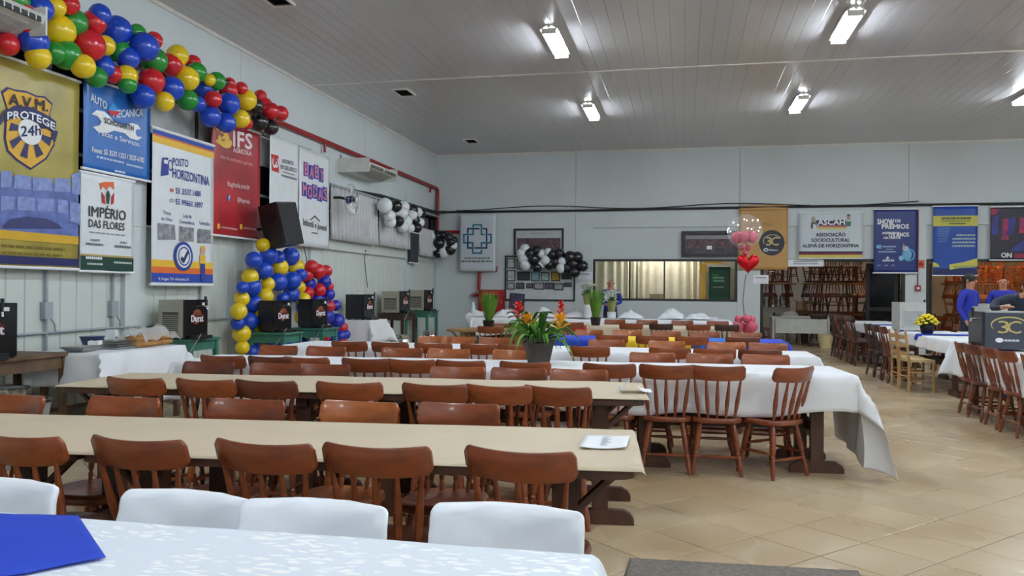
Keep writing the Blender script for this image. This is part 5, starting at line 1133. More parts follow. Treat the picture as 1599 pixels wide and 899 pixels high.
# serving table with white cloth
stool(-5.9, 7.55, 0.72, 1.35, 0.785, 'serving table with bread and trays under a white cloth', BROWN_T)
o = sheet('tablecloth', 'white cloth hanging low over the serving table with bread', 'tablecloth', 0, 0.74, 0, 0, CLOTH, Wd=1.37, z=0.79, near=0.34, far=0.68, right=0.5, left=0.1, seed=33, nx=30, ny=60, flare=0.12, rip=0.025); o.location = (-5.9, 7.55, 0)
def loaf(x, y, label, L=0.62, n=9):
    t = thing('bread_pack', label, 'bread', (x, y, 0.80), 0.12)
    br = mat('bread_crust', (206, 158, 96), 0.7, dark=(168, 116, 62))
    for i in range(n):
        for k in range(2): MB().sphere((0, -L / 2 + (i + 0.5) * L / n, 0.035 + 0.055 * k), (0.13, L / n * 0.56, 0.04), 10, 6).build('roll', br, t)
    bag = MB(); bag.grid(lambda u, v: Vector((-0.17 + 0.34 * u, -0.38 + 0.76 * v, 0.15 + 0.09 * noise.noise(Vector((u * 4, v * 5, 2))) + 0.05 * math.sin(PI * v) - 0.1 * (2 * u - 1) ** 4)), 16, 22)
    bag.build('plastic_bag', mat('clear_plastic', (236, 238, 242), 0.25, alpha=0.35, var=0.02), t)
loaf(-5.78, 7.95, 'bread rolls in clear plastic bag on the serving table')
t = thing('food_tray', 'flat grey tray on the left of the serving table', 'tray', (-5.9, 7.05, 0.80))
MB().lathe([(0.12, 0), (0.19, 0.04), (0.2, 0.045), (0.11, 0.012)], 4, sx=1, sy=1.2, R=Matrix.Rotation(PI / 4, 3, 'Z')).build('tray', GREYM, t, smooth=False); MB().box((0, 0, 0.05), (0.2, 0.26, 0.004)).build('lid', plain((196, 192, 178)), t, smooth=False)
t = thing('food_tray', 'stack of foil trays beside the bread on the serving table', 'tray', (-5.85, 7.5, 0.80))
for k in range(4): MB().box((0, 0.0, 0.012 + 0.024 * k), (0.28 - 0.01 * k, 0.3, 0.018)).build('foil_tray', STEEL, t, smooth=False)
t = thing('bowl', 'dark blue bowl at the back of the serving table', 'bowl', (-6.1, 7.45, 0.80)); MB().lathe([(0.05, 0), (0.09, 0.03), (0.12, 0.12), (0.115, 0.12), (0.085, 0.035), (0.02, 0.02)], 16).build('shell', mat('navy_plastic', (40, 54, 96), 0.4), t); MB().lathe([(0.122, 0.115), (0.126, 0.12), (0.122, 0.125)], 16).build('rim', MATS['navy_plastic'], t)
t = thing('carton', 'small white carton standing on the serving table', 'carton', (-6.08, 7.72, 0.80), 0.3); MB().box((0, 0, 0.09), (0.1, 0.07, 0.18)).build('box', PAPER, t, smooth=False); MB().box((0.051, 0, 0.07), (0.003, 0.05, 0.07)).build('label_print', plain((50, 60, 110)), t, smooth=False)
t = thing('carton', 'flat white packet on the tray of the serving table', 'carton', (-5.82, 7.15, 0.86), 0.4); MB().box((0, 0, 0.02), (0.1, 0.13, 0.04)).build('packet', PAPER, t, smooth=False); MB().box((0.0, 0, 0.041), (0.05, 0.05, 0.002)).build('label_print', plain((60, 60, 66)), t, smooth=False)
t = thing('plastic_bag', 'knotted white plastic bag under the serving table', 'bag', (-5.5, 7.2, 0.0)); MB().sphere((0, 0, 0.15), (0.2, 0.24, 0.15), 14, 10).build('bag', mat('bag_white', (206, 214, 218), 0.45, bump=0.8, bscale=12), t); MB().tube([(0, 0, 0.28), (0.02, 0.02, 0.36)], [0.03, 0.06], 8).build('knot', MATS['bag_white'], t)
t = thing('waste_bin', 'grey round bin at the left edge behind the paper table', 'bin', (-5.2, 5.55, 0)); MB().lathe([(0.17, 0), (0.2, 0.4), (0.22, 0.52), (0.2, 0.52), (0.17, 0.1), (0.05, 0.08)], 18).build('body', plain((150, 152, 150)), t); MB().lathe([(0.2, 0.51), (0.228, 0.515), (0.228, 0.535), (0.2, 0.54), (0.19, 0.52)], 18).build('rim', BLACK, t)
# ------------------------------------------------------------------ things on and before the back wall
def framed(label, quad, m, name='framed_photo', fw=0.05, Y=YB, tilt=0.0, group=None):
    p0 = ay(*quad[0], Y); p1 = ay(*quad[1], Y); x0, x1, z0, z1 = p0.x, p1.x, p1.z, p0.z
    t = thing(name, label, 'picture', ((x0 + x1) / 2, Y, z0), 0, group)
    w, h = x1 - x0, z1 - z0
    f = MB()
    for (cx, cz, sx, sz) in ((0, fw / 2, w, fw), (0, h - fw / 2, w, fw), (-w / 2 + fw / 2, h / 2, fw, h - 2 * fw), (w / 2 - fw / 2, h / 2, fw, h - 2 * fw)): f.box((cx, -0.02, cz), (sx, 0.04, sz))
    f.build('frame', DARKF, t, smooth=False)
    MB().box((0, -0.012, h / 2), (w - 2 * fw + 0.01, 0.012, h - 2 * fw + 0.01)).build('print', m, t, smooth=False)
    return t, w, h
PALE = mat('pale_print', (190, 196, 198), 0.5)
CROWD = mat('crowd_print', (120, 92, 96), 0.5, var=0.6, scale=16, dark=(46, 36, 44))
t, w, h = framed('large framed team photo above the balloon garland', ((803, 357), (880, 397)), PALE)
MB().box((0, -0.02, h * 0.42), (w * 0.88, 0.006, h * 0.42)).build('crowd', CROWD, t, smooth=False); MB().box((0, -0.022, h * 0.16), (w * 0.88, 0.006, h * 0.1)).build('crowd', plain((150, 70, 70)), t, smooth=False)
m = MB(); vs, fs = text_mesh('AMIGOS DO PAI'); xa = min(q[0] for q in vs); xb = max(q[0] for q in vs); m.add([(-0.22 + 0.44 * (x - xa) / (xb - xa), -0.024, h * 0.78 + 0.05 * y) for x, y in vs], fs); m.build('lettering', plain((70, 74, 80)), t, smooth=False)
t, w, h = framed('dark framed team photo above the interior window', ((1064, 361), (1152, 401)), mat('dusk_print', (96, 84, 94), 0.45, var=0.3, scale=8, dark=(50, 42, 52)), fw=0.08)
MB().box((0, -0.02, h * 0.5), (w * 0.84, 0.006, h * 0.3)).build('crowd', CROWD, t, smooth=False); MB().box((0, -0.02, h * 0.76), (w * 0.84, 0.006, h * 0.14)).build('sky', plain((140, 140, 146)), t, smooth=False); MB().box((0.0, -0.025, h * 0.36), (0.13, 0.006, 0.09)).build('shield', PAPER, t, smooth=False)
# display board with its small pictures
t, w, h = framed('white display board with rows of small framed pictures', ((789, 399), (898, 470)), mat('board_white', (206, 212, 212), 0.5), 'display_board', 0.04)
pics = [((792, 403, 805, 419), (196, 200, 200)), ((807, 405, 819, 420), (186, 190, 180)), ((792, 422, 805, 439), (196, 202, 202)), ((808, 424, 828, 438), (70, 72, 74)), ((830, 424, 843, 439), (150, 190, 200)), ((845, 425, 858, 439), (176, 200, 196)), ((861, 424, 875, 439), (190, 160, 60)), ((877, 424, 893, 436), (64, 64, 68)),
        ((792, 441, 804, 452), (176, 184, 176)), ((806, 441, 819, 451), (90, 88, 92)), ((822, 442, 833, 450), (100, 96, 100)), ((834, 441, 850, 452), (170, 160, 168)), ((851, 441, 865, 451), (88, 84, 104)), ((865, 442, 880, 453), (150, 172, 156)), ((881, 441, 893, 448), (84, 84, 88)), ((821, 405, 834, 419), (120, 124, 128)), ((836, 406, 850, 420), (190, 190, 186))]
for (a, b_, c, d), col in pics:
    p0 = ay(a, b_, YB); p1 = ay(c, d, YB); o = t.location
    f = MB().box(((p0.x + p1.x) / 2 - o.x, -0.026, (p0.z + p1.z) / 2 - o.z), (p1.x - p0.x, 0.016, p0.z - p1.z)).build('small_frame', DARKF, t, smooth=False)
    MB().box(((p0.x + p1.x) / 2 - o.x, -0.036, (p0.z + p1.z) / 2 - o.z), (p1.x - p0.x - 0.05, 0.006, p0.z - p1.z - 0.05)).build('picture', mat('pic_%d_%d_%d' % col, col, 0.45, var=0.35, scale=18), f, smooth=False)
# fire hose cabinet
p0 = ay(750, 452, YB); p1 = ay(789, 490, YB)
t = thing('fire_hose_cabinet', 'red fire hose cabinet under the cross banner', 'cabinet', ((p0.x + p1.x) / 2, YB, p1.z)); w = p1.x - p0.x; h = p0.z - p1.z
MB().box((0, -0.1, h / 2), (w, 0.2, h)).build('box', REDP, t, smooth=False); MB().box((0.01, -0.205, h / 2), (w - 0.05, 0.012, h - 0.05)).build('door', mat('red_door_paint', (176, 30, 34), 0.35), t, smooth=False); MB().box((0, -0.213, h * 0.62), (w * 0.5, 0.006, h * 0.3)).build('pane', NIGHT, t, smooth=False); MB().tube([(w / 2 - 0.06, -0.21, h * 0.45), (w / 2 - 0.06, -0.24, h * 0.45), (w / 2 - 0.06, -0.24, h * 0.55), (w / 2 - 0.06, -0.21, h * 0.55)], 0.008, 6).build('handle', GREYM, t)
p = ay(738, 461, YB - 0.1); t = thing('hydrant_valve', 'red hydrant valve with wheel left of the hose cabinet', 'valve', p)
MB().tube([(0, 0, 0), (0.2, 0, 0.02), (0.26, 0.02, 0.02)], 0.035, 8).build('pipe_stub', REDP, t); MB().lathe([(0.03, -0.02), (0.055, 0), (0.03, 0.03)], 12, R=Matrix.Rotation(PI / 2, 3, 'X')).build('cap', GREYM, t)
MB().tube([Vector((0.08, -0.09, 0.02)) + Vector((0.055 * math.cos(a), 0, 0.055 * math.sin(a))) for a in [2 * PI * i / 14 for i in range(15)]], 0.008, 6, caps=False).build('wheel', REDP, t); MB().tube([(0.08, 0, 0.02), (0.08, -0.09, 0.02)], 0.01, 6).build('stem', GREYM, t)
pipe('fire_sign_bracket', 'small orange pipe elbow at the foot of the cross banner', [ay(752, 423, YB - 0.04), ay(776, 423, YB - 0.04), ay(776, 416, YB - 0.04)], 0.02, mat('orange_paint', (196, 76, 40), 0.5), 'pipe', [(ay(765, 423, YB - 0.04), ay(765, 423, YB))])
p = ay(807, 484, YB - 0.6); t = thing('poster_board', 'dark photo poster leaning in front of the display board', 'poster', (p.x, p.y, p.z)); MB().box((0, 0, 0.21), (0.40, 0.02, 0.44), rot=Matrix.Rotation(0.06, 3, 'Y')).build('board', DARKF, t, smooth=False); MB().box((0, -0.012, 0.21), (0.36, 0.006, 0.40), rot=Matrix.Rotation(0.06, 3, 'Y')).build('photo', mat('poster_photo', (92, 82, 110), 0.4, var=0.6, scale=8, dark=(40, 34, 52)), t, smooth=False)
MB().tube([(0, 0, 0.0), (0, 0.1, -p.z)], 0.012, 6).build('stand', BLACK, t); MB().box((0, 0.1, -p.z + 0.01), (0.3, 0.3, 0.02)).build('base', BLACK, t, smooth=False)
def paper_sign(label, quad, Y, lines_=2, text=None):
    p0 = ay(*quad[0], Y); p1 = ay(*quad[1], Y); w, h = p1.x - p0.x, p0.z - p1.z
    t = thing('paper_sign', label, 'sign', ((p0.x + p1.x) / 2, Y, p1.z)); MB().box((0, -0.004, h / 2), (w, 0.006, h)).build('sheet', PAPER, t, smooth=False)
    for k in range(lines_): MB().box((0, -0.009, h * (0.68 - 0.3 * k)), (w * 0.7, 0.003, h * 0.12)).build('print_line', plain((150, 154, 160)), t, smooth=False)
    return t
paper_sign('white paper sign hanging under the ASCAH banner', ((1230, 405), (1286, 416)), YB + 0.03)
paper_sign('white paper sign on the pier beside the heart balloon', ((1176, 429), (1200, 443)), YB - 0.005, 1)
paper_sign('pale paper sheet taped between pictures and interior window', ((903, 424), (925, 436)), YB - 0.005, 1)
# room behind the interior window
def back_curtain(x0, x1, label):
    b_ = MB(); n = int((x1 - x0) * 24)
    b_.grid(lambda u, v: (x0 + (x1 - x0) * u, YB + 0.75 + 0.045 * math.sin(u * (x1 - x0) * 30 + 2 * math.sin(u * 7)), 2.9 - 2.6 * v), n, 4)
    o = b_.build('curtain', CREAM, angle=80); o.modifiers.new('thickness', 'SOLIDIFY').thickness = 0.004
    tag(o, label, 'curtain', 'cream curtains'); return o
back_curtain(-2.9, -1.25, 'cream curtain behind the left panes of the interior window'); back_curtain(-1.2, 0.45, 'cream curtain behind the right panes of the interior window')
struct('trim_4', MB().span((-2.95, YB + 0.72, 2.9), (0.5, YB + 0.78, 2.94)), DARKF)
struct('wall_room_left', MB().span((-3.3, YB + 0.2, 0), (-3.2, YA, 3.2)), WHITE_WALL)
struct('wall_room_back', MB().span((-3.2, YB + 2.2, 0), (1.5, YB + 2.3, 3.2)), mat('cream_wall', (226, 220, 202), 0.6))
p = ay(1098, 460, YB + 0.5); t = thing('yellow_post', 'yellow machine post behind the interior window', 'post', (p.x, p.y, 0)); MB().box((0, 0, 1.0), (0.12, 0.1, 2.0)).build('post', mat('yellow_paint', (232, 184, 60), 0.4), t, smooth=False); MB().box((0, -0.02, 2.06), (0.18, 0.16, 0.2)).build('head', MATS['yellow_paint'], t, smooth=False); MB().box((0.25, 0, 2.2), (0.5, 0.06, 0.05)).build('arm', MATS['yellow_paint'], t, smooth=False); MB().box((0, 0, 0.02), (0.4, 0.4, 0.04)).build('base', DARKF, t, smooth=False); MB().box((0, -0.06, 1.3), (0.14, 0.04, 0.3)).build('clamp', MATS['yellow_paint'], t, smooth=False)
b = Banner('rollup_banner', 'dark green banner standing behind the interior window', 'banner', 'Y', YB + 0.55, [(1107, 416), (1140, 416), (1140, 530), (1107, 530)], mat('green_vinyl', (18, 78, 58), 0.4, var=0.1), wave=0.003, seed=20, group='rollup banners')
b.lines(1113, 430, 1122, 1.8, (90, 190, 120), seed=1); b.lines(1113, 435, 1130, 3.2, (150, 220, 160), seed=2); b.lines(1114, 440, 1131, 3.2, (150, 220, 160), seed=3); b.lines(1113, 449, 1131, 1.8, (190, 220, 200), seed=4); b.lines(1110, 466, 1136, 2.2, (60, 150, 110), seed=5)
wpart(b.root, MB().span((b.a0 - 0.02, YB + 0.45, 0), (b.a1 + 0.02, YB + 0.65, 0.06)), 'stand', GREYM, smooth=False)
p = ay(1025, 466, YB + 0.42); t = thing('carton', 'beige box on the sill behind the interior window', 'carton', (p.x, p.y, 1.0)); MB().box((0, 0, 0.2), (0.34, 0.25, 0.3)).build('box', plain((196, 180, 146)), t, smooth=False); MB().box((0, 0, 0.36), (0.36, 0.27, 0.03)).build('lid', plain((186, 170, 136)), t, smooth=False); MB().box((0, 0, -0.475), (0.4, 0.3, 1.05)).build('plinth', plain((150, 140, 120)), t, smooth=False)

# ------------------------------------------------------------------ store room
t = stool(3.05, 23.0, 1.5, 0.7, 0.80, 'white office desk in the store room doorway', mat('desk_white', (212, 214, 208), 0.45), cat='desk')
MB().box((0, -0.38, 0.55), (1.3, 0.02, 0.38)).build('modesty_panel', MATS['desk_white'], t, smooth=False)
t = thing('white_chair', 'white plastic chair with rounded back behind the desk', 'chair', (2.95, 23.75, 0), PI)
MB().box((0, 0, 0.44), (0.44, 0.42, 0.04)).build('seat', PAPER, t, smooth=False); MB().prism([(-0.22, -0.22, 0.46), (0.22, -0.22, 0.46), (0.22, -0.25, 0.78), (0.17, -0.26, 0.87), (0.08, -0.265, 0.91), (-0.08, -0.265, 0.91), (-0.17, -0.26, 0.87), (-0.22, -0.25, 0.78)], (0, 0.03, 0)).build('backrest', PAPER, t, smooth=False)
for sx in (-1, 1):
    for sy in (-1, 1): MB().tube([(sx * 0.19, sy * 0.18, 0.43), (sx * 0.21, sy * 0.2, 0)], 0.018, 7).build('leg', PAPER, t)
t = thing('desk_phone', 'black telephone on the left of the office desk', 'telephone', (2.45, 22.85, 0.80)); MB().prism([(-0.1, -0.1, 0), (-0.1, 0.1, 0), (-0.1, 0.1, 0.06), (-0.1, -0.1, 0.02)], (0.2, 0, 0)).build('body', BLACK, t, smooth=False); MB().tube([(-0.06, -0.09, 0.06), (-0.06, 0, 0.085), (-0.06, 0.09, 0.08)], 0.02, 8).build('handset', BLACKG, t)
t = thing('waste_bin', 'cream plastic bin on the floor beside the desk', 'bin', (3.62, 22.35, 0)); MB().lathe([(0.14, 0), (0.19, 0.34), (0.175, 0.34), (0.13, 0.03), (0.03, 0.02)], 18).build('body', plain((226, 214, 164)), t); MB().lathe([(0.18, 0.33), (0.2, 0.335), (0.2, 0.355), (0.18, 0.36), (0.17, 0.34)], 18).build('rim', plain((216, 204, 154)), t)
chair(2.05, 22.7, -1.2, 'dark spindle chair left of the office desk in the doorway', 'store room chairs', 'dark', 1.08)
stool(2.45, 25.4, 1.3, 0.6, 1.0, 'white counter carrying kegs in the store room', MATS['desk_white'])
for k, x in enumerate((2.25, 2.6, 2.93)): keg(x, 25.3, 'steel keg on the white store counter, %s from the left' % ORD[k], z=1.0, h=0.36, r=0.15)
t = thing('cardboard_box', 'open cardboard box beside the kegs in the store room', 'box', (3.3, 24.3, 0.0)); MB().box((0, 0, 0.475), (0.3, 0.3, 0.95)).build('pedestal', plain((110, 84, 60)), t, smooth=False); MB().box((0, 0, 1.07), (0.3, 0.3, 0.24)).build('box', plain((190, 160, 120)), t, smooth=False); MB().box((-0.19, 0, 1.22), (0.12, 0.3, 0.01), rot=Matrix.Rotation(0.5, 3, 'Y')).build('flap', plain((198, 170, 130)), t, smooth=False); MB().box((0.19, 0, 1.22), (0.12, 0.3, 0.01), rot=Matrix.Rotation(-0.5, 3, 'Y')).build('flap', plain((198, 170, 130)), t, smooth=False)
t = thing('bottle_crate', 'black crate on the store counter at the doorway edge', 'crate', (1.95, 25.3, 1.0)); MB().box((0, 0, 0.1), (0.34, 0.3, 0.2)).build('crate', BLACK, t, smooth=False)
for j, sx in enumerate((-1, 0, 1)):
    t = thing('bottle', 'brown bottle in the black store room crate, %s from the left' % ORD[j], 'bottle', (1.95 + sx * 0.1, 25.25, 1.2), 0, 'bottles in the crate')
    MB().lathe([(0.035, 0), (0.035, 0.12), (0.014, 0.17), (0.014, 0.22)], 10).build('body', mat('bottle_glass', (70, 60, 50), 0.15), t); MB().lathe([(0.016, 0.215), (0.016, 0.235), (0.005, 0.24)], 10).build('cap', STEEL, t)
def round_table(x, y, zt, r, label, base=0.0, wood=TAN_W):
    t = thing('round_table', label, 'table', (x, y, base), 0, 'stored round tables')
    MB().lathe([(r * 0.97, zt - 0.045), (r, zt - 0.035), (r, zt - 0.01), (r * 0.98, zt)], 28).build('tabletop', wood, t)
    for k in range(4):
        a = PI / 4 + k * PI / 2; MB().tube([(0.62 * r * math.cos(a), 0.62 * r * math.sin(a), zt - 0.045), (0.72 * r * math.cos(a), 0.72 * r * math.sin(a), 0)], [0.028, 0.02], 8).build('leg', CHAIR_D, t)
    return t
def store_stack(x, y, r, which):
    round_table(x, y, 0.88, r, 'lower round wooden table of %s' % which)
    round_table(x - 0.02, y, 0.84, r * 1.04, 'upper round wooden table stacked on %s' % which, base=0.88)
def pile_chair(x, y, z, rz, flip, wood, which, j=0):
    c = chair(x, y, rz, 'stored chair %s %s, %s from the left%s' % ('upside down on' if flip else 'standing on', which, ORD[j], '' if not flip else (', upper tier' if z > 1.5 else ', lower tier')), 'stored chairs on ' + which, wood)
    c.location.z = z
    if flip: c.rotation_euler = (PI, 0, rz); c.location.z = z + 0.455
for (x, y, r, which, wd) in ((4.15, 24.1, 0.85, 'the left store room pile', ('dark', 'old', 'dark')), (7.6, 23.6, 0.8, 'the warm-lit right pile', ('light', 'std', 'mid')), (9.3, 23.9, 0.8, 'the rightmost store room pile', ('light', 'std', 'mid'))):
    store_stack(x, y, r, which)
    for lvl, zt in ((1, 1.72), (0, 0.88)):
        for j in range(6):
            ph_ = -PI / 2 + (j - 2.5) * 0.48; pile_chair(x + (r - 0.16) * math.cos(ph_), y + (r - 0.16) * math.sin(ph_), zt + 0.004, ph_ - PI / 2, True, wd[(j + lvl) % 3], which, j)
    for j in range(4): pile_chair(x - 0.5 + 0.33 * j, y + 0.1, 1.724, 0.2 * j, False, wd[j % 3], which, j)
round_table(2.72, 24.75, 0.72, 0.5, 'small round table standing on the store counter', base=1.0)
for j in range(4): pile_chair(2.4 + 0.2 * j, 24.6 + 0.12 * (j % 2), 1.724, PI + 0.3 * j, j % 2 == 0, ('dark', 'mid')[j % 2], 'the small counter table', j)
round_table(5.95, 24.3, 1.5, 0.55, 'tall round table between the store room piles')
for j, x in enumerate((3.5, 3.95, 4.4, 4.85, 5.5, 6.4, 7.0, 7.6, 8.2)):
    for z in (0.0, 0.46):
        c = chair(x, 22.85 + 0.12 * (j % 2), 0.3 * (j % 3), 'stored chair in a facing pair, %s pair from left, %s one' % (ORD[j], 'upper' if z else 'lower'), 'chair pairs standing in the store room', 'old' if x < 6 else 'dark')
        if z: c.rotation_euler = (PI, 0, 0.3 * (j % 3) + PI); c.location.z = z + 0.455
# ------------------------------------------------------------------ right-hand coolers
cooler((3.80, 15.05, 0.802), PI * 0.04, 'silver beer cooler beside the yellow flowers', 'silver', (0.46, 0.36, 0.47))
cooler((4.78, 14.2, 0.802), PI * 0.1, 'steel beer cooler in front of the dark-haired man', 'silver', (0.34, 0.4, 0.42))
cooler((5.12, 14.85, 0.802), PI * 0.05, 'pale beer cooler right of the dark-haired man', 'silver', (0.46, 0.4, 0.46))
ct = cooler((3.60, 10.35, 0.802), PI * 1.0, 'dark beer cooler with gold 3C anniversary emblem', 'anniv', (0.56, 0.44, 0.41))
# emblem on its camera side (local +Y faces the camera because the cooler is turned round)
def cooler_emblem(t, y, zc):
    def put(vs, fs, m, name): MB().add(vs, fs).build(name, m, t, smooth=False)
    g = plain((196, 178, 112), 0.35)
    ring = [(math.cos(a), math.sin(a)) for a in [0.35 + 3.3 * i / 26 for i in range(27)]]
    vs = [(-x * 0.19, y + 0.002, zc + 0.06 + z * 0.095) for x, z in ring] + [(-x * 0.178, y + 0.002, zc + 0.055 + z * 0.084) for x, z in ring]
    put(vs, [(i, i + 1, i + 28, i + 27) for i in range(26)], g, 'swoosh')
    for s, xa, xb in (('3', 0.115, 0.0), ('C', 0.02, -0.125)):
        v, f = text_mesh(s); x0 = min(q[0] for q in v); x1 = max(q[0] for q in v); y1 = max(q[1] for q in v)
        put([(xa + (xb - xa) * (p - x0) / (x1 - x0), y + 0.003 + 0.002 * (s == 'C'), zc - 0.035 + 0.14 * q / y1) for p, q in v], f, g, 'lettering')
    n = 18; put([(0.1 + 0.042 * math.cos(2 * PI * i / n), y + 0.002, zc - 0.115 + 0.027 * math.sin(2 * PI * i / n)) for i in range(n)], [tuple(range(n))], PAPER, 'logo_mark')
    for i in range(4): put([(0.05 - 0.04 * i, y + 0.002, zc - 0.128), (0.05 - 0.04 * i - 0.034, y + 0.002, zc - 0.128), (0.05 - 0.04 * i - 0.034, y + 0.002, zc - 0.104), (0.05 - 0.04 * i, y + 0.002, zc - 0.104)], [(0, 1, 2, 3)], plain((196, 206, 216)), 'fine_print')
    MB().span((-0.28, -0.22, 0.43), (0.25, 0.22, 0.445)).build('top_plate', GREYM, t, smooth=False)
cooler_emblem(ct, 0.222, 0.235)

# ------------------------------------------------------------------ plants
def leaf(root, base, az_, L, w, rise, droop, m, name='leaf', n=7):
    d = Vector((math.cos(az_), math.sin(az_), 0)); s = Vector((-d.y, d.x, 0)); b_ = MB()
    def fn(u, v):
        r = L * v * (1 - 0.25 * v); z = rise * math.sin(min(1, v * 1.2) * PI / 2) - droop * v ** 2.4
        ww = w * (math.sin(PI * min(1, 0.12 + 0.88 * v)) ** 0.6)
        return Vector(base) + d * r + s * ((u - 0.5) * ww) + Vector((0, 0, z + 0.012 * abs(u - 0.5) * 2))
    b_.grid(fn, 2, n)
    return b_.build(name, m, root)
def bract_flower(root, c, h, w, m, n=26, name='flower', spread=1.0):
    f = MB(); r = random.Random(int(c[0] * 1000))
    for k in range(n):
        q = k / n; a = k * 2.4; z = q * h; L = w * (1.0 - 0.75 * q) * r.uniform(0.85, 1.1); d = Vector((math.cos(a), math.sin(a), 0)); s = Vector((-d.y, d.x, 0)); up = 0.35 + 0.9 * q
        o = Vector(c) + Vector((0, 0, z * 0.75))
        f.add([o - s * 0.004, o + s * 0.004, o + d * L * 0.5 + s * 0.016 + Vector((0, 0, L * 0.5 * up)), o + d * L * spread + Vector((0, 0, L * up * 0.8)), o + d * L * 0.5 - s * 0.016 + Vector((0, 0, L * 0.5 * up))], [(0, 1, 2, 3, 4)])
    f.build(name, m, root, smooth=False)
bp = Vector((-1.25, 7.05, 0.796))
t = thing('bromeliad_plant', 'potted bromeliad with red and yellow flowers on the white table', 'plant', bp)
MB().lathe([(0.11, 0), (0.118, 0.01), (0.168, 0.205), (0.175, 0.215), (0.178, 0.235), (0.165, 0.235), (0.155, 0.2), (0.02, 0.195)], 4, R=Matrix.Rotation(0.35 + PI / 4, 3, 'Z')).build('pot', mat('dark_pot', (74, 66, 60), 0.6, dark=(52, 46, 42)), t, smooth=False)
MB().lathe([(0.14, 0.19), (0.1, 0.215), (0.02, 0.22)], 12).build('soil', mat('soil', (46, 34, 26), 0.9), t)
r = random.Random(5)
for k in range(58):
    a = k * 2.39996 + r.uniform(-0.2, 0.2); q = r.random(); leaf(t, (0.05 * math.cos(a), 0.05 * math.sin(a), 0.2), a, r.uniform(0.24, 0.46), r.uniform(0.022, 0.04), r.uniform(0.06, 0.24), r.uniform(0.04, 0.24), LEAFL if q > 0.55 else LEAF)
RF = mat('red_bract', (214, 54, 44), 0.4); YF_ = mat('yellow_bract', (242, 178, 44), 0.4)
for (x, y, z, h, w, m) in ((-0.19, 0.05, 0.38, 0.2, 0.13, RF), (0.19, 0.06, 0.40, 0.2, 0.09, RF), (-0.09, -0.08, 0.33, 0.12, 0.14, YF_), (0.2, -0.08, 0.30, 0.16, 0.19, YF_)):
    MB().tube([(x * 0.3, y * 0.3, 0.2), (x * 0.8, y * 0.8, z * 0.8), (x, y, z + 0.03)], 0.008, 6).build('stem', LEAF, t); bract_flower(t, (x, y, z), h, w, m)
for k in range(10): leaf(t, (-0.12 + 0.06 * (k % 3), 0.05, 0.22), k * 0.63, 0.26, 0.045, 0.26, 0.05, LEAF)
def grass_pot(p, label, h=0.46, hp=0.12, seed=1):
    t = thing('potted_grass', label, 'plant', p, 0, 'potted grasses'); r = random.Random(seed)
    MB().lathe([(0.075, 0), (0.08, 0.005), (0.1, hp - 0.01), (0.104, hp), (0.095, hp), (0.09, hp - 0.02), (0.01, hp - 0.02)], 14).build('pot', BLACK, t)
    g = MB()
    for k in range(230):
        a = r.uniform(0, 2 * PI); q = r.random() ** 0.6; b0 = Vector((0.05 * q * math.cos(a), 0.05 * q * math.sin(a), hp - 0.02)); L = h * r.uniform(0.7, 1.05); sp = 0.17 * q
        m1 = b0 + Vector((sp * 0.55 * math.cos(a), sp * 0.55 * math.sin(a), L * 0.6)); m2 = b0 + Vector((sp * math.cos(a) * r.uniform(0.8, 1.2), sp * math.sin(a) * r.uniform(0.8, 1.2), L)); s = Vector((-math.sin(a), math.cos(a), 0)) * 0.005
        g.add([b0 - s, b0 + s, m1 + s, m1 - s, m2], [(0, 1, 2, 3), (3, 2, 4)])
    o = g.build('grass_blades', mat('grass_blade', (116, 164, 60), 0.5, scale=9, dark=(78, 128, 42)), t, smooth=False); o['kind'] = 'stuff'
grass_pot(ay(763, 508, 13.15).to_tuple()[:2] + (0.80,), 'potted upright grass on the tan table before the red cabinet', 0.52, 0.14, 1)
grass_pot(ay(930, 510, 15.1).to_tuple()[:2] + (0.803,), 'potted upright grass left of the man and white flowers', 0.6, 0.15, 2)
def white_flowers(p, label, ped=0.0):
    t = thing('flower_vase', label, 'plant', p); r = random.Random(9)
    MB().lathe([(0.06, ped), (0.07, ped + 0.02), (0.105, ped + 0.2), (0.11, ped + 0.25), (0.1, ped + 0.25), (0.02, ped + 0.22)], 16).build('vase', mat('olive_vase', (150, 150, 92), 0.4), t)
    if ped: MB().lathe([(0.1, 0), (0.1, ped)], 16).build('stand', mat('stand_white', (220, 222, 226), 0.5), t)
    for k in range(22): leaf(t, (0, 0, ped + 0.22), k * 2.4, r.uniform(0.12, 0.22), 0.06, r.uniform(0.02, 0.14), r.uniform(0.0, 0.1), LEAF)
    wf = mat('white_petal', (240, 240, 232), 0.5)
    for k in range(12):
        a = k * 2.4; rr = 0.2 * math.sqrt((k + 0.5) / 12); c = Vector((rr * math.cos(a), rr * math.sin(a), ped + 0.40 + 0.08 * (1 - rr / 0.2)))
        MB().tube([(0, 0, ped + 0.22), c], 0.005, 5).build('stem', LEAF, t)
        f = MB()
        for j in range(6):
            b_ = j * PI / 3; d = Vector((math.cos(b_), math.sin(b_), 0.35)); s = Vector((-math.sin(b_), math.cos(b_), 0)) * 0.025; f.add([c, c + d * 0.06 + s * 1.7, c + d * 0.12, c + d * 0.06 - s * 1.7], [(0, 1, 2, 3)])
        f.build('flower', wf, t, smooth=False)
white_flowers(ay(955, 490, 18.45).to_tuple()[:2] + (0.83,), 'olive vase of white flowers in front of the standing man', 0.14)
t2 = ay(917, 470, 18.3); white_flowers((t2.x, t2.y, 0.83), 'white lilies behind the second potted grass', 0.3)
p = Vector((3.78, 13.95, 0.808)); t = thing('potted_chrysanthemum', 'yellow chrysanthemums in a dark pot on the blue runner', 'plant', p); r = random.Random(3)
MB().lathe([(0.08, 0), (0.085, 0.005), (0.11, 0.13), (0.105, 0.14), (0.02, 0.12)], 14).build('pot', BLACK, t)
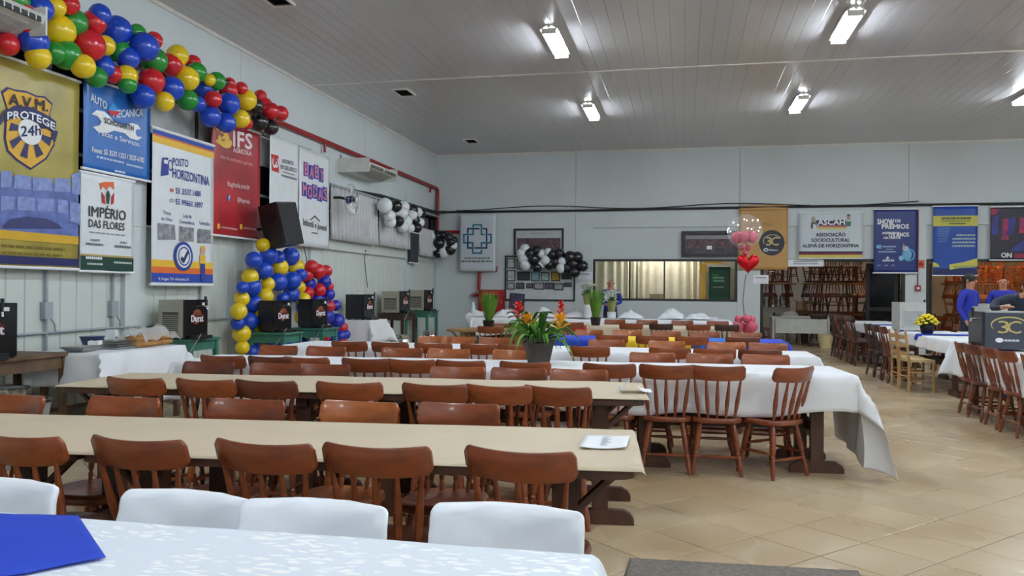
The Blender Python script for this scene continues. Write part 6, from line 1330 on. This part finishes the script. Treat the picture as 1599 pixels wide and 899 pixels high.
for k in range(26): leaf(t, (0, 0, 0.12), k * 2.4, r.uniform(0.1, 0.2), 0.05, r.uniform(0.02, 0.16), r.uniform(0, 0.05), LEAF)
cy = mat('yellow_petal', (236, 214, 40), 0.5)
for k in range(34):
    a = k * 2.4; rr = 0.17 * math.sqrt((k + 0.5) / 34); c = Vector((rr * math.cos(a), rr * math.sin(a), 0.30 - 0.9 * rr * rr / 0.17))
    f = MB(); f.sphere(c, (0.034, 0.034, 0.02), 9, 5); f.build('flower', cy, t)

# ------------------------------------------------------------------ pink balloon centrepiece
cb = ay(1163, 512, 14.95); t = thing('balloon_centrepiece', 'clear bubble balloon with red foil heart and pink balloons', 'balloons', (cb.x, cb.y, 0.803))
def at_c(u, v, dy=0.0): return ay(u, v, cb.y + dy)
def add_ball(u, v, rp, c, dy=0.0):
    p = at_c(u, v, dy); d = rp * depth(p) / FPX * 2; o = inst('balloon', BAL[c], t); o.matrix_parent_inverse = Matrix.Translation(t.location).inverted(); o.location = p; o.scale = (d, d, d); o.rotation_euler = (random.uniform(-0.6, 0.6), random.uniform(-0.6, 0.6), 0)
for (u, v, rp, dy) in ((1152, 510, 9, 0), (1173, 511, 9.5, -0.05), (1163, 512, 8, 0.15), (1153, 499, 6.5, 0), (1166, 498, 7, -0.05), (1174, 499, 6, 0.05)): add_ball(u, v, rp, 'P', dy)
for (u, v, rp, dy) in ((1151, 371, 9, -0.05), (1163, 372, 8, 0.12), (1174, 370, 9, -0.05), (1162, 369, 8, -0.15), (1158, 387, 4.5, 0), (1168, 387, 4.5, 0), (1164, 395, 4, 0)): add_ball(u, v, rp, 'P', dy)
hp_ = at_c(1168, 411); sc_ = 36 * depth(hp_) / FPX
h_ = MB()
def heart(u, v):
    a = 2 * PI * u; q = math.sin(PI * v) ** 0.75; x = 16 * math.sin(a) ** 3 / 34; z = (13 * math.cos(a) - 5 * math.cos(2 * a) - 2 * math.cos(3 * a) - math.cos(4 * a)) / 34
    return hp_ + Vector((x * q, -0.20 * math.cos(PI * v), z * q + 0.02)) * sc_
h_.grid(heart, 40, 12); wpart(t, h_, 'foil_heart', mat('red_foil', (206, 24, 34), 0.16, metal=0.6, var=0.2, bump=0.3, bscale=30))
bub = at_c(1163, 361); rb_ = 27 * depth(bub) / FPX
wpart(t, MB().sphere(bub, rb_, 32, 20), 'clear_bubble', mat('bubble_film', (235, 240, 245), 0.04, alpha=0.13, var=0.0))
fl = emat('sparkle_dot', (255, 250, 240), 6.0); r = random.Random(4)  # tiny glowing dots scattered over the bubble film
for i in range(18):
    a = r.uniform(0, 2 * PI); zz = r.uniform(-0.1, 0.75); rr = math.sqrt(max(0, 1 - zz * zz)) * 0.97; wpart(t, MB().sphere(bub + Vector((rr * math.cos(a), rr * math.sin(a), zz)) * rb_, 0.011, 6, 4), 'sparkle_dot', fl)
wpart(t, MB().tube([at_c(1163, 500), at_c(1160, 470, 0.02), at_c(1163, 440), at_c(1165, 428)], 0.008, 6), 'ribbon', mat('ribbon_grey', (110, 104, 110), 0.4))
# ------------------------------------------------------------------ people
def person(name, label, loc, rz, J, R_, E, cats, mats, hair=None, head=None, extra=None, hrad=0.1):
    me = bpy.data.meshes.new('body'); keys = list(J); idx = {k: i for i, k in enumerate(keys)}
    me.from_pydata([J[k] for k in keys], [(idx[a], idx[b_]) for a, b_ in E], [])
    ob = bpy.data.objects.new('body', me); COL.objects.link(ob)
    ob.modifiers.new('skin', 'SKIN'); sub = ob.modifiers.new('sub', 'SUBSURF'); sub.levels = 2
    for k in keys:
        q = R_[k]; me.skin_vertices[0].data[idx[k]].radius = (q, q) if not isinstance(q, tuple) else q
        me.skin_vertices[0].data[idx[k]].use_root = (k == 'pelvis')
    dg = bpy.context.evaluated_depsgraph_get(); me2 = bpy.data.meshes.new_from_object(ob.evaluated_get(dg))
    bpy.data.objects.remove(ob)
    segs = [(Vector(J[a]), Vector(J[b_]), cats.get((a, b_), 'shirt')) for a, b_ in E]
    names_ = list(mats); me2.materials.clear()
    for n in names_: me2.materials.append(mats[n])
    for p in me2.polygons:
        c = p.center; best = None
        for a, b_, ct_ in segs:
            d = b_ - a; tt = max(0, min(1, (c - a).dot(d) / max(1e-9, d.dot(d)))); di = (c - (a + d * tt)).length
            if best is None or di < best[0]: best = (di, ct_)
        p.material_index = names_.index(best[1]); p.use_smooth = True
    t = thing(name, label, 'person', loc, rz)
    inst('body', me2, t)
    hc = Vector(J['head']); f = (head or Vector((0, -1, 0))).normalized(); sd = Vector((-f.y, f.x, 0)).normalized() if abs(f.z) < 0.9 else Vector((1, 0, 0)); up = sd.cross(f).normalized()
    if up.z < 0 and abs(f.z) < 0.9: up = -up
    for s in (-1, 1):
        MB().sphere(hc + f * 0.088 + sd * (0.032 * s) + up * 0.012, 0.011, 8, 6).build('eye', HAIRD, t); MB().sphere(hc + sd * (0.088 * s) + up * 0.0, (0.014, 0.022, 0.032), 8, 6).build('ear', mats['skin'], t)
    MB().tube([hc + f * 0.09 + up * 0.015, hc + f * 0.115 - up * 0.025], [0.01, 0.017], 7).build('nose', mats['skin'], t)
    MB().tube([hc + f * 0.094 - up * 0.055 - sd * 0.022, hc + f * 0.099 - up * 0.056, hc + f * 0.094 - up * 0.055 + sd * 0.022], 0.006, 6).build('mouth', plain((150, 84, 76)), t)
    if hair:
        b_ = MB(); Rm = Matrix((sd, -f, up)).transposed()
        b_.sphere(hc + up * 0.035 - f * 0.018, (0.092, 0.108, 0.1), 14, 9, R=Rm)
        b_.build('hair', hair, t)
    return t
def body(height=1.75, lean=0.0, arms=None, hd=(0, -0.02)):
    k = height / 1.75
    J = dict(pelvis=(0, 0, 0.95), belly=(0, -0.01, 1.1), chest=(0, 0, 1.3), upper=(0, 0.0, 1.42), neck=(0, -0.005, 1.5), chin=(0, hd[1] - 0.01, 1.57), head=(0, hd[1], 1.64), crown=(0, hd[1] + 0.01, 1.70))
    R_ = dict(pelvis=(0.165, 0.12), belly=(0.165, 0.13), chest=(0.18, 0.125), upper=(0.14, 0.09), neck=0.06, chin=(0.068, 0.075), head=(0.08, 0.095), crown=(0.066, 0.078))
    E = [('pelvis', 'belly'), ('belly', 'chest'), ('chest', 'upper'), ('upper', 'neck'), ('neck', 'chin'), ('chin', 'head'), ('head', 'crown')]
    cats = {('pelvis', 'belly'): 'pants' if False else 'shirt', ('neck', 'chin'): 'skin', ('chin', 'head'): 'skin', ('head', 'crown'): 'skin', ('upper', 'neck'): 'shirt'}
    arms = arms or {}
    for s, n in ((-1, 'l'), (1, 'r')):
        A = arms.get(n, [(0.19, 0.0, 1.43), (0.25, 0.0, 1.16), (0.24, -0.1, 0.95)])
        J['sh' + n] = (s * A[0][0], A[0][1], A[0][2]); J['el' + n] = (s * A[1][0], A[1][1], A[1][2]); J['wr' + n] = (s * A[2][0], A[2][1], A[2][2])
        d = (Vector(J['wr' + n]) - Vector(J['el' + n])).normalized(); pm_ = Vector(J['wr' + n]) + d * 0.08; J['pa' + n] = tuple(pm_)
        mid = Vector(J['sh' + n]).lerp(Vector(J['el' + n]), 0.75); J['sl' + n] = tuple(mid)
        R_['sh' + n] = 0.068; R_['sl' + n] = 0.055; R_['el' + n] = 0.043; R_['wr' + n] = 0.03; R_['pa' + n] = (0.036, 0.02)
        E += [('upper', 'sh' + n), ('sh' + n, 'sl' + n), ('sl' + n, 'el' + n), ('el' + n, 'wr' + n), ('wr' + n, 'pa' + n)]
        cats[('sl' + n, 'el' + n)] = 'sleeve'; cats[('el' + n, 'wr' + n)] = 'sleeve'; cats[('wr' + n, 'pa' + n)] = 'skin'
        side = d.cross(Vector((0, 0, 1))); side = side.normalized() if side.length > 0.1 else Vector((1, 0, 0))
        for q in range(4):
            b0 = pm_ + side * (0.027 - 0.018 * q) + d * 0.02; L = (0.062, 0.072, 0.068, 0.052)[q]; cur = Vector((0, 0, -0.012))
            J['f%s%da' % (n, q)] = tuple(b0 + d * L * 0.55); J['f%s%db' % (n, q)] = tuple(b0 + d * L + cur)
            R_['f%s%da' % (n, q)] = 0.0095; R_['f%s%db' % (n, q)] = 0.008
            E += [('pa' + n, 'f%s%da' % (n, q)), ('f%s%da' % (n, q), 'f%s%db' % (n, q))]; cats[E[-1]] = 'skin'; cats[E[-2]] = 'skin'
        J['t%sa' % n] = tuple(Vector(J['wr' + n]) + d * 0.045 + side * 0.045); J['t%sb' % n] = tuple(Vector(J['wr' + n]) + d * 0.085 + side * 0.058); R_['t%sa' % n] = 0.011; R_['t%sb' % n] = 0.009
        E += [('wr' + n, 't%sa' % n), ('t%sa' % n, 't%sb' % n)]; cats[E[-1]] = 'skin'; cats[E[-2]] = 'skin'
        J['hi' + n] = (s * 0.095, 0, 0.88); J['kn' + n] = (s * 0.11, -0.02, 0.49); J['an' + n] = (s * 0.115, 0.02, 0.09); J['to' + n] = (s * 0.125, -0.13, 0.045)
        R_['hi' + n] = 0.098; R_['kn' + n] = 0.066; R_['an' + n] = 0.048; R_['to' + n] = (0.045, 0.04)
        E += [('pelvis', 'hi' + n), ('hi' + n, 'kn' + n), ('kn' + n, 'an' + n), ('an' + n, 'to' + n)]
        cats[('pelvis', 'hi' + n)] = 'pants'; cats[('hi' + n, 'kn' + n)] = 'pants'; cats[('kn' + n, 'an' + n)] = 'pants'; cats[('an' + n, 'to' + n)] = 'shoe'
    if lean:
        for key in list(J):
            if key[:2] in ('hi', 'kn', 'an', 'to') or key == 'pelvis': continue
            x, y, z = J[key]; dz = z - 0.95; c, s_ = math.cos(lean), math.sin(lean)
            if key[:2] in ('sh',) or key in ('belly', 'chest', 'upper', 'neck', 'chin', 'head', 'crown'): J[key] = (x, y * c - dz * s_, 0.95 + dz * c + y * s_)
    J = {q: (v[0] * k, v[1] * k, v[2] * k) for q, v in J.items()}
    return J, R_, E, cats
JB = mat('royal_jersey', (28, 52, 150), 0.7); DN_ = mat('navy_top', (36, 44, 62), 0.75); JEANS = mat('dark_jeans', (40, 46, 62), 0.8); SHOE = mat('shoe_black', (24, 24, 26), 0.6); SBLUE = mat('blue_polo', (30, 46, 168), 0.7)
fw_arms = {'l': [(0.19, 0, 1.43), (0.26, -0.05, 1.17), (0.12, -0.27, 1.12)], 'r': [(0.19, 0, 1.43), (0.26, -0.05, 1.17), (0.12, -0.27, 1.12)]}
p = ay(953, 500, 20.2); J, R_, E, cats = body(1.74, arms=fw_arms)
t = person('person', 'man in blue and white jersey standing by the interior window', (p.x, p.y, 0), 0.1, J, R_, E, cats, dict(skin=SKIN, shirt=JB, sleeve=JB, pants=JEANS, shoe=SHOE), head=Vector((0, -1, -0.15)))
MB().grid(lambda u, v: Vector((-0.14 + 0.28 * u, -0.135 - 0.02 * math.sin(PI * u), 1.2 + 0.2 * v)), 8, 4).build('white_chest_panel', mat('jersey_white', (226, 230, 232), 0.7), t)
p = ay(1508, 500, 15.6); J, R_, E, cats = body(1.78, arms={'l': [(0.19, 0, 1.43), (0.27, 0.02, 1.17), (0.27, -0.12, 0.95)], 'r': [(0.19, 0, 1.43), (0.25, -0.02, 1.16), (0.22, -0.12, 0.94)]})
cats2 = dict(cats); m_ = dict(skin=SKIN, shirt=SBLUE, sleeve=SBLUE, pants=JEANS, shoe=SHOE)
t = person('person', 'dark-haired man in a blue polo shirt looking right', (p.x + 0.05, p.y, 0), 0.75, J, R_, E, cats, m_, hair=HAIRD)
p = ay(1566, 500, 17.0); J, R_, E, cats = body(1.78)
t = person('person', 'balding man in a blue polo shirt at the far right', (p.x, p.y, 0), -0.35, J, R_, E, cats, m_)
p = ay(1578, 500, 11.75); J, R_, E, cats = body(1.78, lean=0.75, arms={'l': [(0.19, 0, 1.43), (0.36, -0.5, 1.18), (0.3, -0.72, 1.2)], 'r': [(0.19, 0, 1.43), (0.36, -0.5, 1.18), (0.3, -0.72, 1.2)]})
J = {k_: (v[0] * 1.15, v[1], v[2] + (0.06 if k_[:2] not in ('an', 'to', 'kn') else 0)) for k_, v in J.items()}
t = person('person', 'person in dark navy top bending over behind the 3C cooler', (p.x + 0.1, p.y, 0), -0.1, J, R_, E, cats, dict(skin=SKIN, shirt=DN_, sleeve=DN_, pants=JEANS, shoe=SHOE), hair=HAIRD, head=Vector((0, -0.75, -0.65)))

# ------------------------------------------------------------------ small things on the tables
def flat_sheet(name, label, cat, pts, m, z, curl=0.004):
    b_ = MB(); P = [Vector((q[0], q[1], z)) for q in pts]
    b_.grid(lambda u, v: (P[0].lerp(P[1], u)).lerp(P[3].lerp(P[2], u), v) + Vector((0, 0, curl * (abs(2 * u - 1) ** 2) * (0.4 + v))), 8, 8)
    o = b_.build(name, m); o.modifiers.new('thickness', 'SOLIDIFY').thickness = 0.0008; o.modifiers[0].offset = 1
    return tag(o, label, cat)
lp_ = [az(914, 679.5, 0.8), az(984, 681, 0.8), az(978, 701, 0.8), az(904, 700, 0.8)]
o = flat_sheet('letter', 'folded white letter lying on the nearer paper table', 'paper', lp_, PAPER, 0.8005, 0.006)
t_ = MB()
for k in range(7):
    a = lp_[0].lerp(lp_[3], 0.15 + 0.1 * k); b_ = lp_[1].lerp(lp_[2], 0.15 + 0.1 * k); q0 = a.lerp(b_, 0.42); q1 = a.lerp(b_, 0.42 + (0.18, 0.1, 0.2, 0.14, 0.2, 0.1, 0.16)[k])
    t_.add([q0 + Vector((0, 0, 0.0032)), q1 + Vector((0, 0, 0.0032)), q1 + Vector((0, -0.008, 0.0032)), q0 + Vector((0, -0.008, 0.0032))], [(0, 1, 2, 3)])
t_.build('handwriting', plain((120, 124, 150)), o, smooth=False)
np_ = az(990, 610, 0.81)
b_ = MB(); b_.grid(lambda u, v: Vector((-0.09 + 0.2 * u, -0.09 + 0.18 * v, 0.002 + 0.075 * math.exp(-((u - 0.35) / 0.22) ** 2) * (1 - 0.3 * v))), 14, 6)
o = b_.build('paper_napkin', PAPER, None, np_ + Vector((0, 0, 0.002)), 0.1); o.modifiers.new('thickness', 'SOLIDIFY').thickness = 0.001; tag(o, 'folded white napkin standing up on the farther paper table', 'napkin')
c0 = [az(-160, 800, 0.8), az(122, 808, 0.8), az(165, 873, 0.8), az(-160, 935, 0.8)]
b_ = MB(); P4 = [Vector((c.x, c.y, 0.8065)) for c in c0]
b_.grid(lambda u, v: (P4[0].lerp(P4[1], u)).lerp(P4[3].lerp(P4[2], u), v) + Vector((0, 0, 0.003 * noise.noise(Vector((u * 4, v * 4, 1))))), 24, 14)
o = b_.build('table_runner', BLUEC); o.modifiers.new('thickness', 'SOLIDIFY').thickness = 0.002; tag(o, 'royal blue runner across the foreground damask tablecloth', 'table runner')
b_ = MB(); q0 = az(983, 873, 0); q1 = az(1340, 893, 0)
b_.grid(lambda u, v: Vector((q0.x, q0.y, 0.008)).lerp(Vector((q1.x, q1.y, 0.008)), u) + Vector((-0.05 * v, -1.6 * v, 0.002 * noise.noise(Vector((u * 30, v * 40, 0))))), 60, 40)
o = b_.build('floor_mat', mat('grey_carpet', (120, 112, 104), 0.95, var=0.25, scale=40, bump=0.8, bscale=120)); md = o.modifiers.new('thickness', 'SOLIDIFY'); md.thickness = 0.008; md.offset = -1; tag(o, 'worn grey carpet mat at the lower edge of the picture', 'mat')
# heaped white cloths on the back table
for k, (u, w_) in enumerate(((745, 0.5), (790, 0.55), (850, 0.5), (900, 0.6), (985, 0.5), (1050, 0.55), (1090, 0.5))):
    p = ay(u, 495, 18.6); b_ = MB(); sd_ = k * 3.1
    b_.grid(lambda a, v: Vector((-w_ / 2 + w_ * a, -0.25 + 0.5 * v, 0.012 + (0.14 + 0.05 * (k % 3)) * math.sin(PI * a) ** 0.6 * math.sin(PI * v) ** 0.6 * (0.75 + 0.5 * noise.noise(Vector((a * 4 + sd_, v * 4, sd_)))))), 16, 14)
    o = b_.build('folded_cloth', CLOTH, None, (p.x, p.y, 0.825), 0.2 * math.sin(k)); o.modifiers.new('thickness', 'SOLIDIFY').thickness = 0.003; tag(o, 'crumpled white cloth heaped on the farthest table, %s from the left' % ORD[k], 'cloth', 'crumpled cloths on the farthest table')
p = ay(745, 497, 18.5); t = thing('water_bottle', 'slim white bottle at the left of the farthest table', 'bottle', (p.x - 0.1, p.y, 0.83)); MB().lathe([(0.05, 0), (0.055, 0.01), (0.055, 0.2), (0.03, 0.26), (0.025, 0.3)], 14).build('body', mat('milk_plastic', (222, 226, 232), 0.3), t); MB().lathe([(0.028, 0.295), (0.028, 0.325), (0.01, 0.33)], 12).build('cap', PAPER, t)
